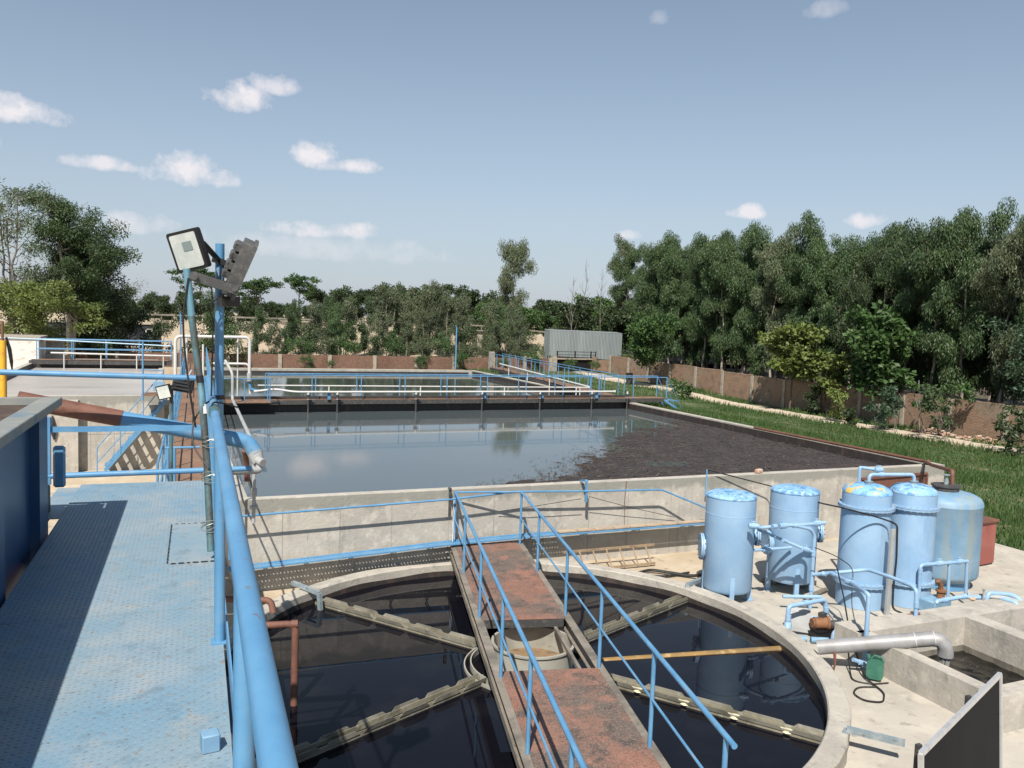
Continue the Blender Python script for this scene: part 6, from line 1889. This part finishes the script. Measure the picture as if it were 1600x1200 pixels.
# background wood
broad = Kind(*[make_tree('round', 400 + i, H=9.0, spread=3.8, crown0=.25, n_clump=60, n_per=150, leaf=(.50, .26), droop=.15, leafmat_=(LEAF_DARK, LEAF_GREEN, LEAF_DARK)[i], trunkmat=TRUNK_DK, r0=.22, limbs=13, clump=(1.15, 1.15, .8), name='broadleaf_tree') for i in range(3)])
G_W = 'broadleaf trees of the far wood'
L_W = 'dark rounded broadleaf tree in the wood on the skyline'
for x in np.arange(26, 92, 4.6):
    for yy in (128, 142):
        broad.put(x + rnd.uniform(-1.5, 1.5), yy + rnd.uniform(-5, 5), rnd.uniform(.66, .92), L_W, 'tree', G_W, k=rnd.randrange(3), z=1.2 if x > 45 else 2.6)
for x in np.arange(45, 72, 5.2):
    broad.put(x + rnd.uniform(-1.5, 1.5), 100 + rnd.uniform(-4, 4), rnd.uniform(.62, .85), L_W, 'tree', G_W, k=rnd.randrange(3), z=.8)
for x in np.arange(-34, 26, 5.5):
    broad.put(x, 168 + rnd.uniform(-5, 5), rnd.uniform(.55, .72), 'low hazy tree far beyond the road embankment', 'tree', 'trees far beyond the road', k=rnd.randrange(3), z=2)
umb = Kind(make_tree('round', 450, H=8.0, spread=4.2, crown0=.55, n_clump=54, n_per=130, leaf=(.38, .18), droop=.1, leafmat_=LEAF_GREEN, trunkmat=TRUNK_DK, r0=.2, limbs=12, clump=(.95, .95, .35), flat=.5, name='umbrella_tree'))
umb.put(5.6, 137, 1.0, 'airy umbrella-shaped tree on the embankment behind the square floodlight', 'tree', sz=.95)
umb.put(14.2, 140, 1.0, 'airy umbrella-shaped tree on the embankment right of the lamp posts', 'tree', sz=.92)
umb.put(20.0, 134, .75, 'smaller umbrella tree poking above the thicket left of centre', 'tree', sz=.88)
umb.put(36.0, 112, .85, 'flat-crowned tree left of the lone tall eucalyptus', 'tree', sz=.82, z=1.6)
shrub = Kind(make_tree('round', 460, H=2.4, spread=1.05, crown0=.12, n_clump=26, n_per=110, leaf=(.24, .12), droop=.1, leafmat_=LEAF_DARK, trunkmat=TRUNK_DK, r0=.06, limbs=8, clump=(.5, .5, .45), name='round_shrub'))
for k, x in enumerate(np.arange(-7, 24, 1.75)):
    y = 121 - .07 * x
    shrub.put(x + rnd.uniform(-.3, .3), y + rnd.uniform(-.5, .5), rnd.uniform(.85, 1.15), 'round clipped shrub in the row along the embankment road', 'shrub', 'shrubs in a row along the embankment road')
# bare trees behind the shed
for i, (x, y, h) in enumerate(((49.6, 97, 10.5), (51.6, 98, 12.8), (54.0, 97, 11.6))):
    rng = np.random.default_rng(700 + i)
    m_ = MB()
    P = limb(m_, (0, 0, -.2), (rng.normal() * .4, rng.normal() * .3, h), .09, .012, .15, rng, 6, 8)
    for k in range(16):
        t = .35 + .6 * k / 16
        b = np.array(P[int(t * 8)]); a = rng.random() * 6.28; l = rng.uniform(.8, 1.7) * (1.15 - t)
        e = b + np.array([math.cos(a) * l, math.sin(a) * l, l * 2.2])
        Q = limb(m_, b, e, .03, .006, .06, rng, 4, 3)
        for z_ in range(2):
            a2 = a + rng.normal() * .8
            m_.tube([Q[2], np.array(Q[2]) + np.array([math.cos(a2) * .4, math.sin(a2) * .4, .7])], .012, 4, True, [.012, .004])
    r_ = thing('bare_tree', ('leafless slim tree left of the other bare trunks behind the shed', 'tallest leafless slim tree behind the metal shed', 'leafless slim tree at the right behind the metal shed')[i], 'tree', (0, 0, 0))
    m_.build('trunk', TRUNK_GR, r_)
    r_.location = (x, y, 1.2)
# big trees at the left
bigA = make_tree('spire', 501, H=12.6, spread=2.7, crown0=.30, n_clump=120, n_per=420, leaf=(.24, .07), droop=.4, leafmat_=LEAF_EUC, trunkmat=TRUNK, r0=.24, limbs=20, clump=(.95, .95, .80), stems=2, top_narrow=.72, name='eucalyptus_tree')
bigA.location = (-6.2, 72, 1.8); bigA.scale = (1, 1, .95); tag(bigA, 'biggest bushy eucalyptus with forked pale trunk at the left', 'tree')
bigB = make_tree('round', 502, H=9.0, spread=2.0, crown0=.06, n_clump=120, n_per=380, leaf=(.22, .08), droop=.3, leafmat_=LEAF_DARK, trunkmat=TRUNK_DK, r0=.2, limbs=16, clump=(.9, .9, .8), stems=2, name='broadleaf_tree')
bigB.location = (-4.5, 74.5, 1.6); bigB.scale = (1, 1, .95); tag(bigB, 'dense near-black tree filling the shade right of the big eucalyptus', 'tree')
for x_, y_, s_, lab_ in ((-6.6, 76, 1.5, 'dark bush under the big eucalyptus, nearest its trunk'), (-4.4, 77, 1.7, 'big dark bush in the shade right of the big eucalyptus trunk'), (-3.2, 79, 1.4, 'dark bush at the right edge of the shaded clump'), (-9.4, 76, 1.6, 'dark bush behind the yellow-green tree')):
    bush.put(x_, y_, s_, lab_, 'bush', k=1, sz=s_ * .95)
yel = make_tree('round', 503, H=5.6, spread=3.2, crown0=.15, n_clump=90, n_per=190, leaf=(.24, .10), droop=.2, leafmat_=LEAF_YEL, trunkmat=TRUNK_DK, r0=.14, limbs=14, clump=(.8, .8, .5), stems=2, name='broadleaf_tree')
yel.location = (-8.0, 63, 1.9); yel.scale = (1, 1, .84); tag(yel, 'yellow-green spreading tree below the big eucalyptus at the left', 'tree')
thin_ = make_tree('spire', 504, H=11.8, spread=2.8, crown0=.35, n_clump=44, n_per=70, leaf=(.26, .08), droop=.4, leafmat_=LEAF_EUC2, trunkmat=TRUNK_GR, r0=.15, limbs=16, clump=(.8, .8, .8), stems=3, name='eucalyptus_tree')
thin_.location = (-9.4, 66, 1.8); tag(thin_, 'sparse grey tree with many thin bare limbs at the left edge', 'tree')
fea = make_tree('round', 505, H=5.4, spread=2.3, crown0=.3, n_clump=30, n_per=45, leaf=(.20, .05), droop=.3, leafmat_=LEAF_EUC2, trunkmat=TRUNK_GR, r0=.06, limbs=14, clump=(.7, .7, .6), name='feathery_tree')
fea.location = (-3.6, 92, 2.6); tag(fea, 'feathery thin tree peeping out right of the dark left tree', 'tree')
# leafy trees along the side wall
t_y = make_tree('round', 511, H=5.6, spread=2.1, crown0=.42, n_clump=80, n_per=75, leaf=(.34, .22), droop=.2, leafmat_=LEAF_YEL, trunkmat=TRUNK_DK, r0=.09, limbs=14, clump=(.65, .65, .35), flat=.35, name='broadleaf_tree')
t_y.location = (40.2, 44.9, .05); tag(t_y, 'round light green broadleaf tree before the side brick wall', 'tree')
t_s = make_tree('round', 512, H=3.9, spread=1.6, crown0=.5, n_clump=40, n_per=60, leaf=(.32, .2), droop=.2, leafmat_=LEAF_YEL, trunkmat=TRUNK_DK, r0=.06, limbs=9, clump=(.5, .5, .3), flat=.35, name='broadleaf_tree')
t_s.location = (40.5, 41.7, .0); tag(t_s, 'smaller light green tree to the right of the round light green one', 'tree')
t_d = make_tree('round', 513, H=6.6, spread=2.0, crown0=.35, n_clump=90, n_per=75, leaf=(.34, .22), droop=.25, leafmat_=LEAF_GREEN, trunkmat=TRUNK_GR, r0=.1, limbs=15, clump=(.65, .65, .4), flat=.3, name='broadleaf_tree')
t_d.location = (40.3, 37.3, .0); tag(t_d, 'darker layered broadleaf tree behind the thin rusty post', 'tree')
t_b = make_tree('round', 514, H=6.4, spread=2.7, crown0=.42, n_clump=80, n_per=110, leaf=(.22, .07), droop=.3, leafmat_=LEAF_BLUE, trunkmat=TRUNK_GR, r0=.1, limbs=14, clump=(.8, .8, .4), flat=.3, name='feathery_tree')
t_b.location = (42.6, 29.4, .0); tag(t_b, 'feathery blue-green tree at the right edge above the wall', 'tree')
t_c = make_tree('round', 515, H=4.9, spread=2.2, crown0=.2, n_clump=80, n_per=120, leaf=(.28, .13), droop=.2, leafmat_=LEAF_GREEN, trunkmat=TRUNK_GR, r0=.1, limbs=13, clump=(.7, .7, .5), name='broadleaf_tree')
t_c.location = (38.4, 60.2, 1.0); tag(t_c, 'fresh green leafy tree in the corner beside the shed', 'tree')
# shrubs along the path
plants = [(38.9, 38.6, 1.9, .62, LEAF_YEL, 'leafy sapling before the wall, right of the dark layered tree'), (38.2, 35.0, 1.9, .85, LEAF_BLUE, 'bushy shrub at the path edge left of the thin stick frame'), (39.4, 33.6, 3.1, .8, LEAF_GREEN, 'sapling with dark leaf tufts supported by thin sticks'), (38.5, 34.1, 2.6, .55, LEAF_BLUE, 'thin open sapling leaning beside the stick frame'), (37.4, 29.6, 2.6, 1.15, LEAF_DARK, 'dark drooping shrub on the path near the right edge'), (37.2, 26.4, 2.1, 1.4, LEAF_DARK, 'broad dark bush cut by the right edge of the photo'), (40.0, 42.4, 1.9, .45, LEAF_DARK, 'narrow dark shrub in the wall shadow left of the leafy sapling'), (37.7, 36.9, 1.0, .25, LEAF_DARK, 'tiny broken palm-like sapling at the grass edge'), (38.3, 55.0, 1.1, .8, LEAF_GREEN, 'low shrub at the far end of the dirt path'), (35.9, 52.0, .9, .5, LEAF_GREEN, 'small shrub in the grass before the far path')]
for i, (x, y, h, sp_, lm, lab) in enumerate(plants):
    t = make_tree('round', 600 + i, H=h, spread=sp_, crown0=.2 if h < 2.4 else .5, n_clump=max(12, int(26 * sp_)), n_per=60, leaf=(.22, .10), droop=.35, leafmat_=lm, trunkmat=TRUNK_GR, r0=.025, limbs=max(5, int(8 * sp_)), clump=(.3, .3, .22), stems=2 if sp_ > .5 else 1, name='shrub')
    t.location = (x, y, float(gz(x, y))); tag(t, lab, 'shrub')
mb = MB(); mb.cyl((38.9, 33.1, 0), (39.5, 33.9, 3.0), .025, 5); mb.cyl((39.3, 33.0, 0), (39.2, 34.2, 2.9), .025, 5); mb.cyl((39.6, 33.4, 0), (38.6, 34.4, 2.2), .022, 5)
tag(recentre(mb.build('stick_frame', TRUNK_GR)), 'thin crossed sticks propping a sapling beside the wall', 'stakes')
# creeping weeds at the foot of the far wall
for i, (x, y, s) in enumerate(((12.1, 73.4, .36), (13.9, 73.4, .24), (22.0, 73.4, .42), (25.6, 73.3, .52), (30.6, 73.2, .38), (33.9, 73.2, .62), (37.0, 72.6, .40), (39.9, 72.4, .36), (43.2, 72.6, .6))):
    bush.put(x, y, s, 'bright green weed clump against the far red brick wall', 'weed', 'weed clumps at the far wall', k=2)
bpy.context.view_layer.update()
